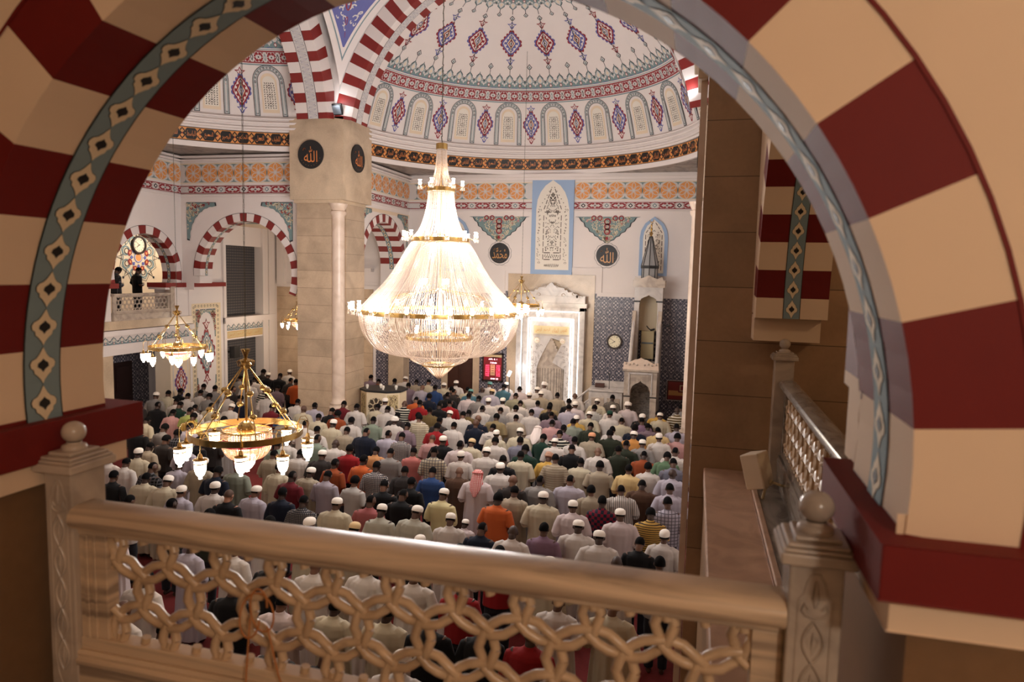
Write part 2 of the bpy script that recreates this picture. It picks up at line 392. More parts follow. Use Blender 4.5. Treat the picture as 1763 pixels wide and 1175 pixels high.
def scroll_band(p, u0, u1, v0, v1, unit, phase=0., sub=1):
    h = v1-v0; vc = (v0+v1)/2
    n = max(1, int((u1-u0)/unit*2))
    p.rect(u0, v0, u1, v1, 'dred', 0, n*sub); p.rect(u0, v0+h*.1, u1, v1-h*.1, 'lgrey', 1, n*sub)
    k = math.ceil((u0-phase)/unit); i = k
    while phase+i*unit < u1:
        u = phase+i*unit
        if u-unit*.25 > u0 and u+unit*.25 < u1:
            q = p.at(u, vc, unit, h)
            for sx in (1, -1):
                for sy in (1, -1):
                    q.poly([(sx*.14, sy*.05), (sx*.30, sy*.36), (sx*.44, sy*.38), (sx*.5, sy*.22), (sx*.40, sy*.12), (sx*.36, sy*.22), (sx*.26, sy*.0)], 'dred', 2)
                    q.poly([(sx*.10, sy*.38), (sx*.24, sy*.40), (sx*.20, sy*.22)], 'dred', 2)
                    q.poly([(sx*.44, sy*.02), (sx*.5, sy*.08), (sx*.5, -sy*.08)], 'line', 3)
            a = 'line' if i % 2 else 'bluegrey'
            q.poly([(0, .42), (.09, .12), (.16, 0), (.09, -.12), (0, -.42), (-.09, -.12), (-.16, 0), (-.09, .12)], 'white', 3)
            q.poly([(0, .34), (.11, 0), (0, -.34), (-.11, 0)], a, 4)
            q.poly([(0, .16), (.05, 0), (0, -.16), (-.05, 0)], 'white', 5)
        i += 1
def medal(p, A, B, w, h):
    p.poly(lobed(w*1.12, h*1.10, 16, .10, 64, 1.15), A, 0)
    p.poly(lobed(w*.98, h*.98, 16, .05, 48, 1.15), B, 1)
    p.ring(lobed(w*.84, h*.84, 8, .03, 32, 1.1), lobed(w*.77, h*.77, 8, .03, 32, 1.1), 'white', 2)
    for k in range(10):
        a = 2*pi*k/10+.3; p.at(w*.58*cos(a), h*.56*sin(a), w*.12, h*.10, a).poly(circ(1, 5), 'white', 2)
    p.poly([(0, h*.5), (w*.42, 0), (0, -h*.5), (-w*.42, 0)], 'ivory', 2)
    p.poly([(0, h*.38), (w*.3, 0), (0, -h*.38), (-w*.3, 0)], A, 3)
    p.poly([(0, h*.26), (w*.2, 0), (0, -h*.26), (-w*.2, 0)], 'white', 4)
    p.poly(circ(w*.09, 6), 'line', 5)
def pendant(p, A, s=.12):
    p.poly([(0, s*1.3), (s*.35, s*.5), (s*1.25, s*.45), (s*.6, -s*.1), (s*.35, -s*.8), (0, -s*1.1), (-s*.35, -s*.8), (-s*.6, -s*.1), (-s*1.25, s*.45), (-s*.35, s*.5)], A, 0)
    p.poly([(0, s*.9), (s*.3, s*.25), (s*.8, s*.3), (s*.3, -s*.2), (0, -s*.7), (-s*.3, -s*.2), (-s*.8, s*.3), (-s*.3, s*.25)], 'white', 1)
    p.poly([(0, s*.35), (s*.22, 0), (0, -s*.35), (-s*.22, 0)], 'pink' if A == 'dred' else 'bluegrey', 2)
def bud(p, s=.09):
    p.poly([(0, s*1.4), (s, s*.1), (s*.4, -s*.7), (0, -s*.9), (-s*.4, -s*.7), (-s, s*.1)], 'line', 0)
    p.poly([(0, s*1.05), (s*.72, s*.1), (0, -s*.65), (-s*.72, s*.1)], 'lgrey', 1)
    p.poly([(0, s*.6), (s*.35, 0), (0, -s*.4), (-s*.35, 0)], 'sage', 2)
def screen_holes(p, w, h, rows=3):
    """cut rosettes in a carved screen: dark openings between pale tracery"""
    nr = rows*4; ph = h/nr
    for r in range(nr):
        cy = -h/2+ph*(r+.5); tp = max(0, (r-nr+3.2)/3.2); ww = w*(1-.35*tp*tp)
        for k in range(-2, 3):
            a = (.7 if (k+r) % 2 else -.7)*(1 if k else 0)+(0 if k else (pi/2 if r % 2 else 0))
            p.at(k*ww*.21, cy, 1, 1, a).poly([(0, -.034), (.015, 0), (0, .034), (-.015, 0)], 'hole', 2)
        if r % 4 == 1:
            for k in range(6): an = pi*k/3; p.at(ww*.13*cos(an), cy+ph*.5+ww*.13*sin(an), 1, 1, an-pi/2).poly([(0, -.02), (.013, .005), (0, .026), (-.013, .005)], 'hole', 3)
def dome_window(p):
    """arched carved screen with painted surround; origin at its foot"""
    R, r, H = .49, .33, 1.03
    o = [(-R, 0)]+arcpts(0, H, R, 180, 0, 18)+[(R, 0)]; i = [(-r, 0)]+arcpts(0, H, r, 180, 0, 18)+[(r, 0)]
    def off(a, b): return [(-b, a)]+arcpts(0, H, b, 180, 0, 18)+[(b, a)]
    p.ring(off(0, R), off(0, r), 'line', 0, False)
    p.ring(off(.02, R-.02), off(.02, r+.02), 'lgrey', 1, False)
    p.ring(off(.02, R-.035), off(.02, R-.055), 'sage', 2, False); p.ring(off(.02, r+.05), off(.02, r+.035), 'sage', 2, False)
    path = [(-.41, .08+.115*k) for k in range(9)]+arcpts(0, H, .41, 180, 0, 12)+[(.41, 1.0-.115*k) for k in range(9)]
    for k, (x, y) in enumerate(path): p.at(x, y).poly(circ(.032, 6), 'sage' if k % 2 else 'line', 2); p.at(x, y).poly(circ(.014, 5), 'pink' if k % 2 else 'white', 3)
    for r, y0, y1, m, l in ((.25, .1, H, 'cream', 0), (.195, .2, 1.0, 'screenwhite', 1)):
        for k in range(6): p.rect(-r, y0+(y1-y0)*k/6, r, y0+(y1-y0)*(k+1)/6, m, l)
        p.poly(arcpts(0, y1, r, 180, 0, 12), m, l)
    screen_holes(p.at(0, .62), .36, .80, 3)
def arcpts_close(r, h): return [(-r, 0)]+arcpts(0, h, r, 180, 0, 12)+[(r, 0)]
def lace_unit(p, w, h, flip=1):
    o = [(-.5, 0), (-.5, .40), (-.42, .55), (-.30, .62), (-.30, .72), (-.14, .86), (-.06, .9), (0, 1.06), (.06, .9), (.14, .86), (.30, .72), (.30, .62), (.42, .55), (.5, .40), (.5, 0)]
    P = lambda pts: [(x*w, y*h*flip) for x, y in pts]
    p.poly(P(o), 'line', 0); p.poly(P([(x*.94, y*.94) for x, y in o]), 'sage', 1)
    p.poly(P([(0, .86), (.18, .66), (.24, .5), (.14, .40), (0, .34), (-.14, .40), (-.24, .5), (-.18, .66)]), 'lgrey', 2)
    p.poly(P([(0, .7), (.09, .54), (0, .44), (-.09, .54)]), 'ivory', 3)
    p.poly(P([(0, .36), (.15, .2), (0, .04), (-.15, .2)]), 'dred', 2); p.poly(P([(0, .30), (.1, .2), (0, .1), (-.1, .2)]), 'white', 3)
    for sx in (1, -1):
        p.poly(P([(sx*.5, .36), (sx*.40, .24), (sx*.5, .12)]), 'white', 2); p.poly(P([(sx*.5, .56), (sx*.45, .48), (sx*.5, .38)]), 'line', 3)
        p.poly(P([(sx*.24, .46), (sx*.40, .38), (sx*.38, .22), (sx*.22, .32)]), 'lgrey', 2); p.poly(P([(sx*.28, .62), (sx*.38, .52), (sx*.34, .46), (sx*.27, .54)]), 'lgrey', 2)
        p.poly(P([(sx*.20, .04), (sx*.48, .06), (sx*.34, .0)]), 'blue', 2)
def filigree(p, pts_fn, n, m='lgrey', w=.03, l=2, seed=1, rmin=.06, rmax=.15):
    """curling tendrils scattered in an area; pts_fn gives a random point inside it"""
    rd = random.Random(seed)
    for _ in range(n):
        x, y = pts_fn(rd); a = rd.uniform(0, 2*pi); sg = rd.choice((1, -1)); R = rd.uniform(rmin, rmax); pts = []
        for i in range(9):
            t = i/8; r = R*(1-.75*t); an = a+sg*4.2*t
            pts.append((x+r*cos(an), y+r*sin(an)))
        p.stroke(pts, w, m, l)
ORN = [(0, 1), (.10, .80), (.30, .55), (.46, .42), (.50, .22), (.66, .10), (.70, -.12), (.60, -.30), (.36, -.42), (.20, -.62), (.08, -.85), (0, -1)]
def orn_unit(p, hw, hl, lod=0):
    full = ORN+[(-x, y) for x, y in ORN[-2:0:-1]]
    p.poly([(x*hw, y*hl) for x, y in full], 'line', 1)
    p.poly([(x*hw*.93, y*hl*.95) for x, y in full], 'ivory', 2)
    d = [(0, .36), (.10, .2), (.30, .06), (.27, -.12), (.08, -.26), (0, -.36)]; d = d+[(-x, y) for x, y in d[-2:0:-1]]
    p.poly([(x*hw, y*hl) for x, y in d], 'black', 3)

# ------------------------------------------------------------------ arches
def arch(mb, P, c, Ri, Ro, a0, a1, red0, per, redw, d0, d1, orn=None, mc='cream', mr='red', line='gred', orn_step=5.83, mat_s=None, face=True, ohw=None):
    """voussoir ring on the face (depth d0), soffit from d0 to d1 and its painted band; P(u,w,d)"""
    cuts = {a0, a1}; k = -40
    while red0+k*per < a1+per:
        for a in (red0+k*per, red0+k*per+redw):
            if a0 < a < a1: cuts.add(a)
        k += 1
    cs = sorted(cuts); out = []
    for a, b in zip(cs, cs[1:]):
        n = max(1, int((b-a)/3.4+.99)); out += [(a+(b-a)*i/n, a+(b-a)*(i+1)/n) for i in range(n)]
    pt = lambda r, a, d: P(c[0]+r*cos(radians(a)), c[1]+r*sin(radians(a)), d)
    for a, b in out:
        isred = ((a+b)/2-red0) % per < redw
        mb.mat(mr if isred else mc)
        if face: mb.poly([pt(Ri, a, d0), pt(Ro, a, d0), pt(Ro, b, d0), pt(Ri, b, d0)])
        mb.poly([pt(Ri, a, d0), pt(Ri, b, d0), pt(Ri, b, d1), pt(Ri, a, d1)])
    if face:
        mb.mat(line)
        t = .012 if Ro < 3 else .03
        n = int((a1-a0)/4)
        for i in range(n):
            a, b = a0+(a1-a0)*i/n, a0+(a1-a0)*(i+1)/n; e = (d0-.004 if d1 > d0 else d0+.004)
            mb.poly([pt(Ro-t/2, a, e), pt(Ro+t/2, a, e), pt(Ro+t/2, b, e), pt(Ro-t/2, b, e)])
    if orn:
        dc, hw = orn
        Pa = lambda s, t, h: P(c[0]+(Ri-h)*cos(radians(s)), c[1]+(Ri-h)*sin(radians(s)), t)
        p = Paint(mb, Pa, .003, .002)
        p.rect(a0, dc-hw, a1, dc+hw, 'black', 0, int((a1-a0)/3)); p.rect(a0, dc-hw*.92, a1, dc+hw*.92, 'bluegrey', .6, int((a1-a0)/3))
        n = int(round((a1-a0)/orn_step)); hl = (a1-a0)/n/2
        for i in range(n):
            s = a0+(i+.5)*(a1-a0)/n
            q = Paint(mb, lambda u, v, h, s=s: Pa(s+v, dc+u, h), .003, .002)
            orn_unit(q, (ohw or hw*1.02), hl)
def arch_wall(mb, P, rect, c, R, a0, a1, m, d=0., jamb=True):
    """plane at depth d around an arch opening of radius R"""
    u0, u1, w0, w1 = rect; mb.mat(m)
    def hit(a):
        dx, dy = cos(radians(a)), sin(radians(a)); t = 1e9
        if dx > 1e-9: t = min(t, (u1-c[0])/dx)
        if dx < -1e-9: t = min(t, (u0-c[0])/dx)
        if dy > 1e-9: t = min(t, (w1-c[1])/dy)
        if dy < -1e-9: t = min(t, (w0-c[1])/dy)
        return (c[0]+dx*t, c[1]+dy*t)
    cr = [degrees(atan2(y-c[1], x-c[0])) for x, y in ((u1, w1), (u0, w1))]
    cr += [degrees(atan2(w0-c[1], u1-c[0])), degrees(atan2(w0-c[1], u0-c[0])) % 360]
    lo, hi = cr[2], cr[3]
    aa = sorted(set([a0, a1]+[a for a in cr if a0 < a < a1]+[a0+(a1-a0)*i/40 for i in range(41)]))
    for a, b in zip(aa, aa[1:]):
        h1, h2 = hit(a), hit(b); i1 = (c[0]+R*cos(radians(a)), c[1]+R*sin(radians(a))); i2 = (c[0]+R*cos(radians(b)), c[1]+R*sin(radians(b)))
        mb.poly([P(*q, d) for q in (i1, h1, h2, i2)])
    if jamb:
        for a in (a0, a1):
            x, y = c[0]+R*cos(radians(a)), c[1]+R*sin(radians(a)); h = hit(a); e = u1 if a == a0 else u0
            if h[1] > w0+1e-6: mb.poly([P(x, y, d), P(h[0], h[1], d), P(e, w0, d), P(x, w0, d)])
            elif abs(x-h[0]) > 1e-6: mb.poly([P(x, y, d), P(h[0], h[1], d), P(x, w0, d)])

# ------------------------------------------------------------------ domes
CB = (-5.45, 20.3, 3.2); RHO = 5.8
def sph(C, az, el, h=0., rho=RHO):
    r = rho-h; a, e = radians(az), radians(el)
    return (C[0]+r*cos(e)*sin(a), C[1]+r*cos(e)*cos(a), C[2]+r*sin(e))
def semidome(C, z0, z1, ph, names, nm, seed):
    """quarter sphere from azimuth z0 to z1 with cornice, windows and painted rings"""
    mb = MB(); n = 60; mb.mat('white')
    els = [14.4, 18, 22, 26, 30, 34, 38, 42, 46, 50, 54, 58, 62, 66, 70, 75, 80, 85, 89.9]
    azs = [z0+(z1-z0)*i/n for i in range(n+1)]
    for e0, e1 in zip(els, els[1:]):
        for a0, a1 in zip(azs, azs[1:]): mb.poly([sph(C, a0, e0), sph(C, a1, e0), sph(C, a1, e1), sph(C, a0, e1)])
    # cornice: stepped rings between the inscription band and the windows
    prof = [(4.3, .0), (4.3, .10), (5.9, .10), (5.9, .0), (10.1, .0), (10.1, .10), (10.7, .13), (10.9, .20), (11.5, .20), (11.6, .12), (12.3, .12), (12.5, .17), (13.1, .17), (13.2, .08), (13.7, .08), (13.9, .13), (14.3, .13), (14.7, .0)]
    for (e0, h0), (e1, h1) in zip(prof, prof[1:]):
        mb.mat('white')
        for a0, a1 in zip(azs, azs[1:]): mb.poly([sph(C, a0, e0, h0), sph(C, a1, e0, h0), sph(C, a1, e1, h1), sph(C, a0, e1, h1)])
    struct(mb, 'ceiling_dome_'+nm)
    pb = MB(); P = Paint(pb, lambda u, v, h: sph(C, u, v, h), .008, .005, True)
    P.rect(z0, 29.6, z1, 29.95, 'bluegrey', 0, 60)
    scroll_band(P, z0, z1, 30.2, 33.9, 4.5, ph, 1)
    P.rect(z0, 34.15, z1, 34.35, 'bluegrey', 0, 60)
    def loc(az, el):
        return Paint(pb, lambda u, v, h: sph(C, az+degrees(u/(RHO*cos(radians(el)))), el+degrees(v/RHO), h), .008, .005, True)
    def col(az, e0, e1, w=.02):
        q = Paint(pb, lambda u, v, h: sph(C, az+degrees(u/(RHO*cos(radians((e0+e1)/2)))), v, h), .008, .005, True); q.stroke([(0, e0), (0, e1)], w, 'line', 0)
    k = int((z0-ph)/4.5)-1
    while ph+k*4.5 < z1:
        az = ph+k*4.5
        if az-2 > z0 and az+2 < z1:
            lace_unit(loc(az, 34.7), .395, .52)
            if k % 2 == 0: col(az, 40, 41.4); bud(loc(az, 42.2), .095)
        k += 1
    k = int((z0-ph)/18)-1
    while ph+k*18 < z1:
        az = ph+k*18
        if z0+3 < az < z1-3:
            A, B = ('blue', 'dred') if k % 2 else ('dred', 'blue')
            col(az, 43, 61); pendant(loc(az, 44.4), A, .13); medal(loc(az, 51), B if k % 2 else A, A if k % 2 else B, .32, .44)
            medal(loc(az, 51), 'dred' if k % 2 else 'blue', 'blue' if k % 2 else 'dred', .33, .46)
            pendant(loc(az, 57.7), A, .13); bud(loc(az, 60.3), .09)
        m = az+9
        if z0+3 < m < z1-3:
            A, B = ('dred', 'blue') if k % 2 else ('blue', 'dred')
            col(m, 16.4, 28.4); medal(loc(m, 22), A, B, .27, .47); pendant(loc(m, 27.3), B, .13); pendant(loc(m, 16.6), A, .13)
        k += 1
    k = int((z0-ph)/9)-1
    while ph+k*9 < z1:
        az = ph+k*9
        if az-3 > z0 and az+3 < z1:
            lace_unit(loc(az, 68.5), .34, .5, -1); col(az, 62, 63.6); bud(loc(az, 61.6), .08) if k % 2 else None
        k += 1
    P.rect(z0, 68.3, z1, 69.5, 'bluegrey', 0, 40); P.rect(z0, 70, z1, 73, 'sage', 0, 40)
    # black inscription band
    P.rect(z0, 6.0, z1, 10.0, 'orange', 0, 60)
    P.rect(z0, 6.0, z1, 6.18, 'line', 2, 60); P.rect(z0, 9.82, z1, 10, 'line', 2, 60)
    az = z0+2.6; i = seed
    while az < z1-2.4:
        q = loc(az, 8)
        w = .165
        q.poly([(x*w, y*.165) for x, y in ((-.7, -1), (.7, -1), (1, -.6), (1.05, 0), (1, .6), (.7, 1), (-.7, 1), (-1, .6), (-1.05, 0), (-1, -.6))], 'black', 1)
        write(q, NAMES[i % len(NAMES)], 0, -.005, .25, .2, 'goldtext', 2); i += 1
        q = loc(az+2.5, 8)
        q.poly([(0, .175), (.075, .09), (.085, 0), (.075, -.09), (0, -.175), (-.075, -.09), (-.085, 0), (-.075, .09)], 'black', 1)
        q.poly([(0, .13), (.055, .06), (.0, .0), (-.055, .06)], 'gold', 2); q.poly([(0, -.13), (.055, -.06), (.0, .0), (-.055, -.06)], 'orange', 2)
        q.poly(circ(.025, 6), 'dred', 3)
        az += 5.0
    struct(pb, 'trim_'+('1' if nm == 'back' else '2'))
    k = 0
    for j in range(-6, 7):
        az = ph+18*j
        if z0+2 < az < z1-2:
            wb = MB(); dome_window(Paint(wb, lambda u, v, h, az=az: sph(C, az+degrees(u/(RHO*cos(radians(22)))), 14.8+degrees(v/RHO), h), .010, .006, True))
            names.append(struct(wb, 'window_%d' % (len(names)+1)))
WIN = []
semidome(CB, -90, 90, 1.2, WIN, 'back', 0)
CL = (-11.4, 14.6, 3.2)
semidome(CL, -180, 0, -.3, WIN, 'left', 9)
def corner_ceiling(C, rect, nm, a0, a1, m='ceiling_marble'):
    mb = MB(); z = C[2]+RHO*sin(radians(4.3)); R = RHO*cos(radians(4.3))
    P = lambda u, w, d: (u, w, z)
    x0, x1, y0, y1 = rect; c = (C[0], C[1]); mb.mat(m)
    def hit(a):
        dx, dy = sin(radians(a)), cos(radians(a)); t = 1e9
        if dx > 1e-9: t = min(t, (x1-c[0])/dx)
        if dx < -1e-9: t = min(t, (x0-c[0])/dx)
        if dy > 1e-9: t = min(t, (y1-c[1])/dy)
        if dy < -1e-9: t = min(t, (y0-c[1])/dy)
        return (c[0]+dx*max(t, R), c[1]+dy*max(t, R))
    cr = [degrees(atan2(x-c[0], y-c[1])) for x in (x0, x1) for y in (y0, y1)]
    cr = [a if a0 <= a <= a1 else a-360 for a in cr]
    aa = sorted(set([a for a in cr if a0 < a < a1]+[a0+(a1-a0)*i/60 for i in range(61)]))
    for a, b in zip(aa, aa[1:]):
        i1 = (c[0]+R*sin(radians(a)), c[1]+R*cos(radians(a))); i2 = (c[0]+R*sin(radians(b)), c[1]+R*cos(radians(b))); h1, h2 = hit(a), hit(b)
        mb.poly([(q[0], q[1], z) for q in (i1, h1, h2, i2)])
    struct(mb, 'ceiling_corner_'+nm)
corner_ceiling(CB, (-11.6, .2, 20.3, 26.2), 'back', -90, 90)
corner_ceiling(CL, (-17.3, -11.4, 8.4, 20.6), 'left', -180, 0)
# near half dome and central dome close the hall above the frame
def plain():
    mb = MB().mat('white'); C = (-5.45, 8.9, 3.2); n = 24
    for e in range(0, 90, 10):
        for i in range(n):
            a0, a1 = 90+180*i/n, 90+180*(i+1)/n
            mb.poly([sph(C, a0, e), sph(C, a1, e), sph(C, a1, e+10), sph(C, a0, e+10)])
    struct(mb, 'ceiling_dome_near')
    mb = MB().mat('white'); C = (-5.45, 14.6, 9.4); n = 32
    for e in range(0, 90, 10):
        for i in range(n):
            a0, a1 = 360*i/n, 360*(i+1)/n; mb.poly([sph(C, a0, e, .4), sph(C, a1, e, .4), sph(C, a1, e+10, .4), sph(C, a0, e+10, .4)])
    struct(mb, 'ceiling_dome_central')
    # pendentives
    mb = MB(); Rp = sqrt(5.4**2+5.7**2); cx, cy, cz = -5.45, 14.6, 3.7
    zs = [1.86+(5.7-1.86)*i/12 for i in range(13)]
    def pp(sx, sy, t, z, ins=0., h=0.):
        r = sqrt(Rp*Rp-z*z); a0 = math.acos(min(1, 5.4/r)); a1 = math.asin(min(1, 5.4/r)); a0 += ins/r; a1 -= ins/r
        a = a0+(a1-a0)*t; r -= h; return (cx+sx*r*cos(a), cy+sy*r*sin(a), cz+z)
    for sx in (1, -1):
        for sy in (1, -1):
            mb.mat('white')
            for z0, z1 in zip(zs, zs[1:]):
                for i in range(8): mb.poly([pp(sx, sy, i/8, z0), pp(sx, sy, (i+1)/8, z0), pp(sx, sy, (i+1)/8, z1), pp(sx, sy, i/8, z1)])
            for ins, m, h in ((.20, 'bluegrey', .01), (.24, 'white', .016), (.32, 'blue', .022)):
                mb.mat(m); lo = 1.86+ins*3.2; hi = 5.0-ins
                zz = [lo+(hi-lo)*i/10 for i in range(11)]
                for z0, z1 in zip(zz, zz[1:]):
                    for i in range(6): mb.poly([pp(sx, sy, i/6, z0, ins, h), pp(sx, sy, (i+1)/6, z0, ins, h), pp(sx, sy, (i+1)/6, z1, ins, h), pp(sx, sy, i/6, z1, ins, h)])
            p = Paint(mb, lambda u, v, h, sx=sx, sy=sy: pp(sx, sy, .5+u, v, .32, .025+h), .0, .004)
            def rp(rd):
                v = 3.2+1.5*rd.random()**.7; s = (v-2.6)*.16; return (rd.uniform(-.42, .42), v)
            filigree(p, rp, 46, 'lgrey', .035, 1, 5, .05, .12)
            for v, s in ((4.35, .2), (3.95, .15), (3.55, .11), (3.2, .08)):
                p.ring([(x*.5, v+y) for x, y in circ(s, 14)], [(x*.3, v+y) for x, y in circ(s*.8, 14)], 'dred', 2)
    struct(mb, 'ceiling_pendentives')
plain()
# ------------------------------------------------------------------ great striped arches carried by the pillar blocks
def YP(Y): return lambda u, w, d: (u, Y+d, w)
def XP(X, s=-1): return lambda u, w, d: (X+s*d, u, w)
def great():
    c = (-5.45, 3.7)
    for nm, P, cc in (('back', YP(20.0), c), ('left', XP(-11.05), (14.6, 3.7)), ('right', XP(.15, 1), (14.6, 3.7)), ('near', lambda u, w, d: (u, 9.2-d, w), c)):
        mb = MB()
        arch(mb, P, cc, 5.08, 5.68, 9, 171, 163.4, 6.48, 3.1, 0, 1.05, None, 'white', 'red', 'lgrey')
        # raised moulding rings
        arch_wall(mb, P, (cc[0]-6.1, cc[0]+6.1, 4.6, 9.5), cc, 5.68, 9, 171, 'white', .02, False)
        a = MB(); Pa = lambda s, t, h: P(cc[0]+(5.08-h)*cos(radians(s)), cc[1]+(5.08-h)*sin(radians(s)), t)
        p = Paint(mb, Pa, .004, .003); p.rect(9, .30, 171, .66, 'line', 0, 50); p.rect(9, .315, 171, .645, 'lgrey', 1, 50)
        for i in range(100):
            s = 10+1.6*i; q = Paint(mb, lambda u, v, h, s=s: Pa(s+v, .48+u, h), .004, .003)
            q.stroke([(-.13*cos(t*pi/4)*(1 if i % 2 else -1), -.8+1.6*t/8) for t in range(9)], .014, 'line', 2)
            q.stroke([(.10*sin(t*pi/4), -.8+1.6*t/8) for t in range(9)], .012, 'blue', 2)
        struct(mb, 'wall_arch_'+nm)
great()
# ------------------------------------------------------------------ hall walls
def pl_back(h_off=0.): return lambda u, v, h: (u, 26.0-h-h_off, v)
def pl_left(X): return lambda u, v, h: (X+h, u, v)
def bx(mb, m, *a): mb.mat(m).box(*a)
def corner_orn(p, w, h, seed):
    """scalloped painted corner: triangle with its right angle at the origin, w along u, h downwards"""
    o = [(0, 0), (w, 0)]; n = 7
    for k in range(n):              # scalloped hollow edge from the upper tip down to the lower tip
        for j in range(5):
            t = (k+j/4)/n; a = radians(90*t); x = 1-.93*sin(a)**.95; y = 1-.93*cos(a)**.95
            b = .050*sin(pi*j/4)+(.03 if j in (0, 4) else 0); o.append((w*(x+b*.8), -h*(y+b*.8)))
    o += [(0, -h)]
    p.poly(o, 'line', 0); p.poly([(x*.95+.012*(1 if w > 0 else -1), y*.95-.02) for x, y in o], 'sage', 1)
    def rp(rd):
        while True:
            x, y = rd.random(), rd.random()
            if (1-x)**2+(1-y)**2 > .98 and x < .86 and y < .86: return (x*w*.93+.03*(1 if w > 0 else -1), -y*h*.93-.05)
    filigree(p, rp, 60, 'ivory', .019, 2, seed, .03, .075)
    filigree(p, rp, 9, 'dred', .03, 3, seed+9, .04, .07)
def spandrel(p):
    """hanging painted triangle, origin at its top centre"""
    R = [(1.2, 0), (1.06, -.03), (.98, -.16), (.88, -.22), (.84, -.36), (.72, -.42), (.66, -.54), (.52, -.60), (.46, -.70), (.34, -.74), (.26, -.84), (.14, -.88), (.08, -.94), (0, -.98)]
    o = R+[(-x, y) for x, y in R[-2::-1]]
    p.poly(o, 'line', 0); p.poly([(x*.95, y*.96-.008) for x, y in o], 'sage', 1)
    def rp(rd):
        y = rd.random()**1.3*.85; x = rd.uniform(-1, 1)*(.92-y*1.02); return (x, -y-.04)
    filigree(p, rp, 150, 'ivory', .019, 2, 3, .035, .08); filigree(p, rp, 14, 'pink', .02, 3, 8, .03, .06)
    for v, s in ((-.18, .13), (-.36, .12), (-.54, .12)): p.ring(circ(s, 14, 0, v), circ(s*.6, 14, 0, v), 'dred', 3)
    for u in (-.5, -.28, .28, .5): p.ring(circ(.1, 10, u, -.05), circ(.06, 10, u, -.05), 'dred', 3)
    p.poly([(0, -.7), (.06, -.78), (0, -.86), (-.06, -.78)], 'dred', 3)
def disc(name, P, c, r, word, wh, label, scal=True, gold='gold'):
    mb = MB(); p = Paint(mb, P, .02, .003).at(c[0], c[1])
    if scal:
        n = 48; p.ring([(r*(1.13+.05*abs(sin(6*t))*1.5)*cos(t), r*(1.13+.05*abs(sin(6*t))*1.5)*sin(t)) for t in [2*pi*i/n for i in range(n)]], circ(r*1.0, n), 'line', -3)
        p.ring([(r*(1.10+.05*abs(sin(6*t))*1.5)*cos(t), r*(1.10+.05*abs(sin(6*t))*1.5)*sin(t)) for t in [2*pi*i/n for i in range(n)]], circ(r*.99, n), 'white', -2)
    rim = [p.P(x, y, 0) for x, y in circ(r, 36)]; top = [p.P(x, y, .045) for x, y in circ(r, 36)]
    mb.mat('dark').add(rim+top, [(i, (i+1) % 36, 36+(i+1) % 36, 36+i) for i in range(36)]+[tuple(range(36, 72))])
    q = Paint(mb, lambda u, v, h: p.P(u, v, h+.048), 0, .003)
    write(q, word, .02*r, 0, wh[0]*r, wh[1]*r, gold, 1)
    # small gilt sign beside the word and faint marks round it
    for k in range(5): q.stroke([(-.5*r+.1*r*cos(k+t*.5), .35*r+.09*r*sin(k*1.7+t*.6)) for t in range(5)], .028*r, gold, 1)
    for k in range(9): a = -2.6+k*.28; q.at(.8*r*cos(a), .8*r*sin(a)).poly(circ(.02*r, 5), 'gold', 1)
    return lone(mb, name, label, 'calligraphy disc')
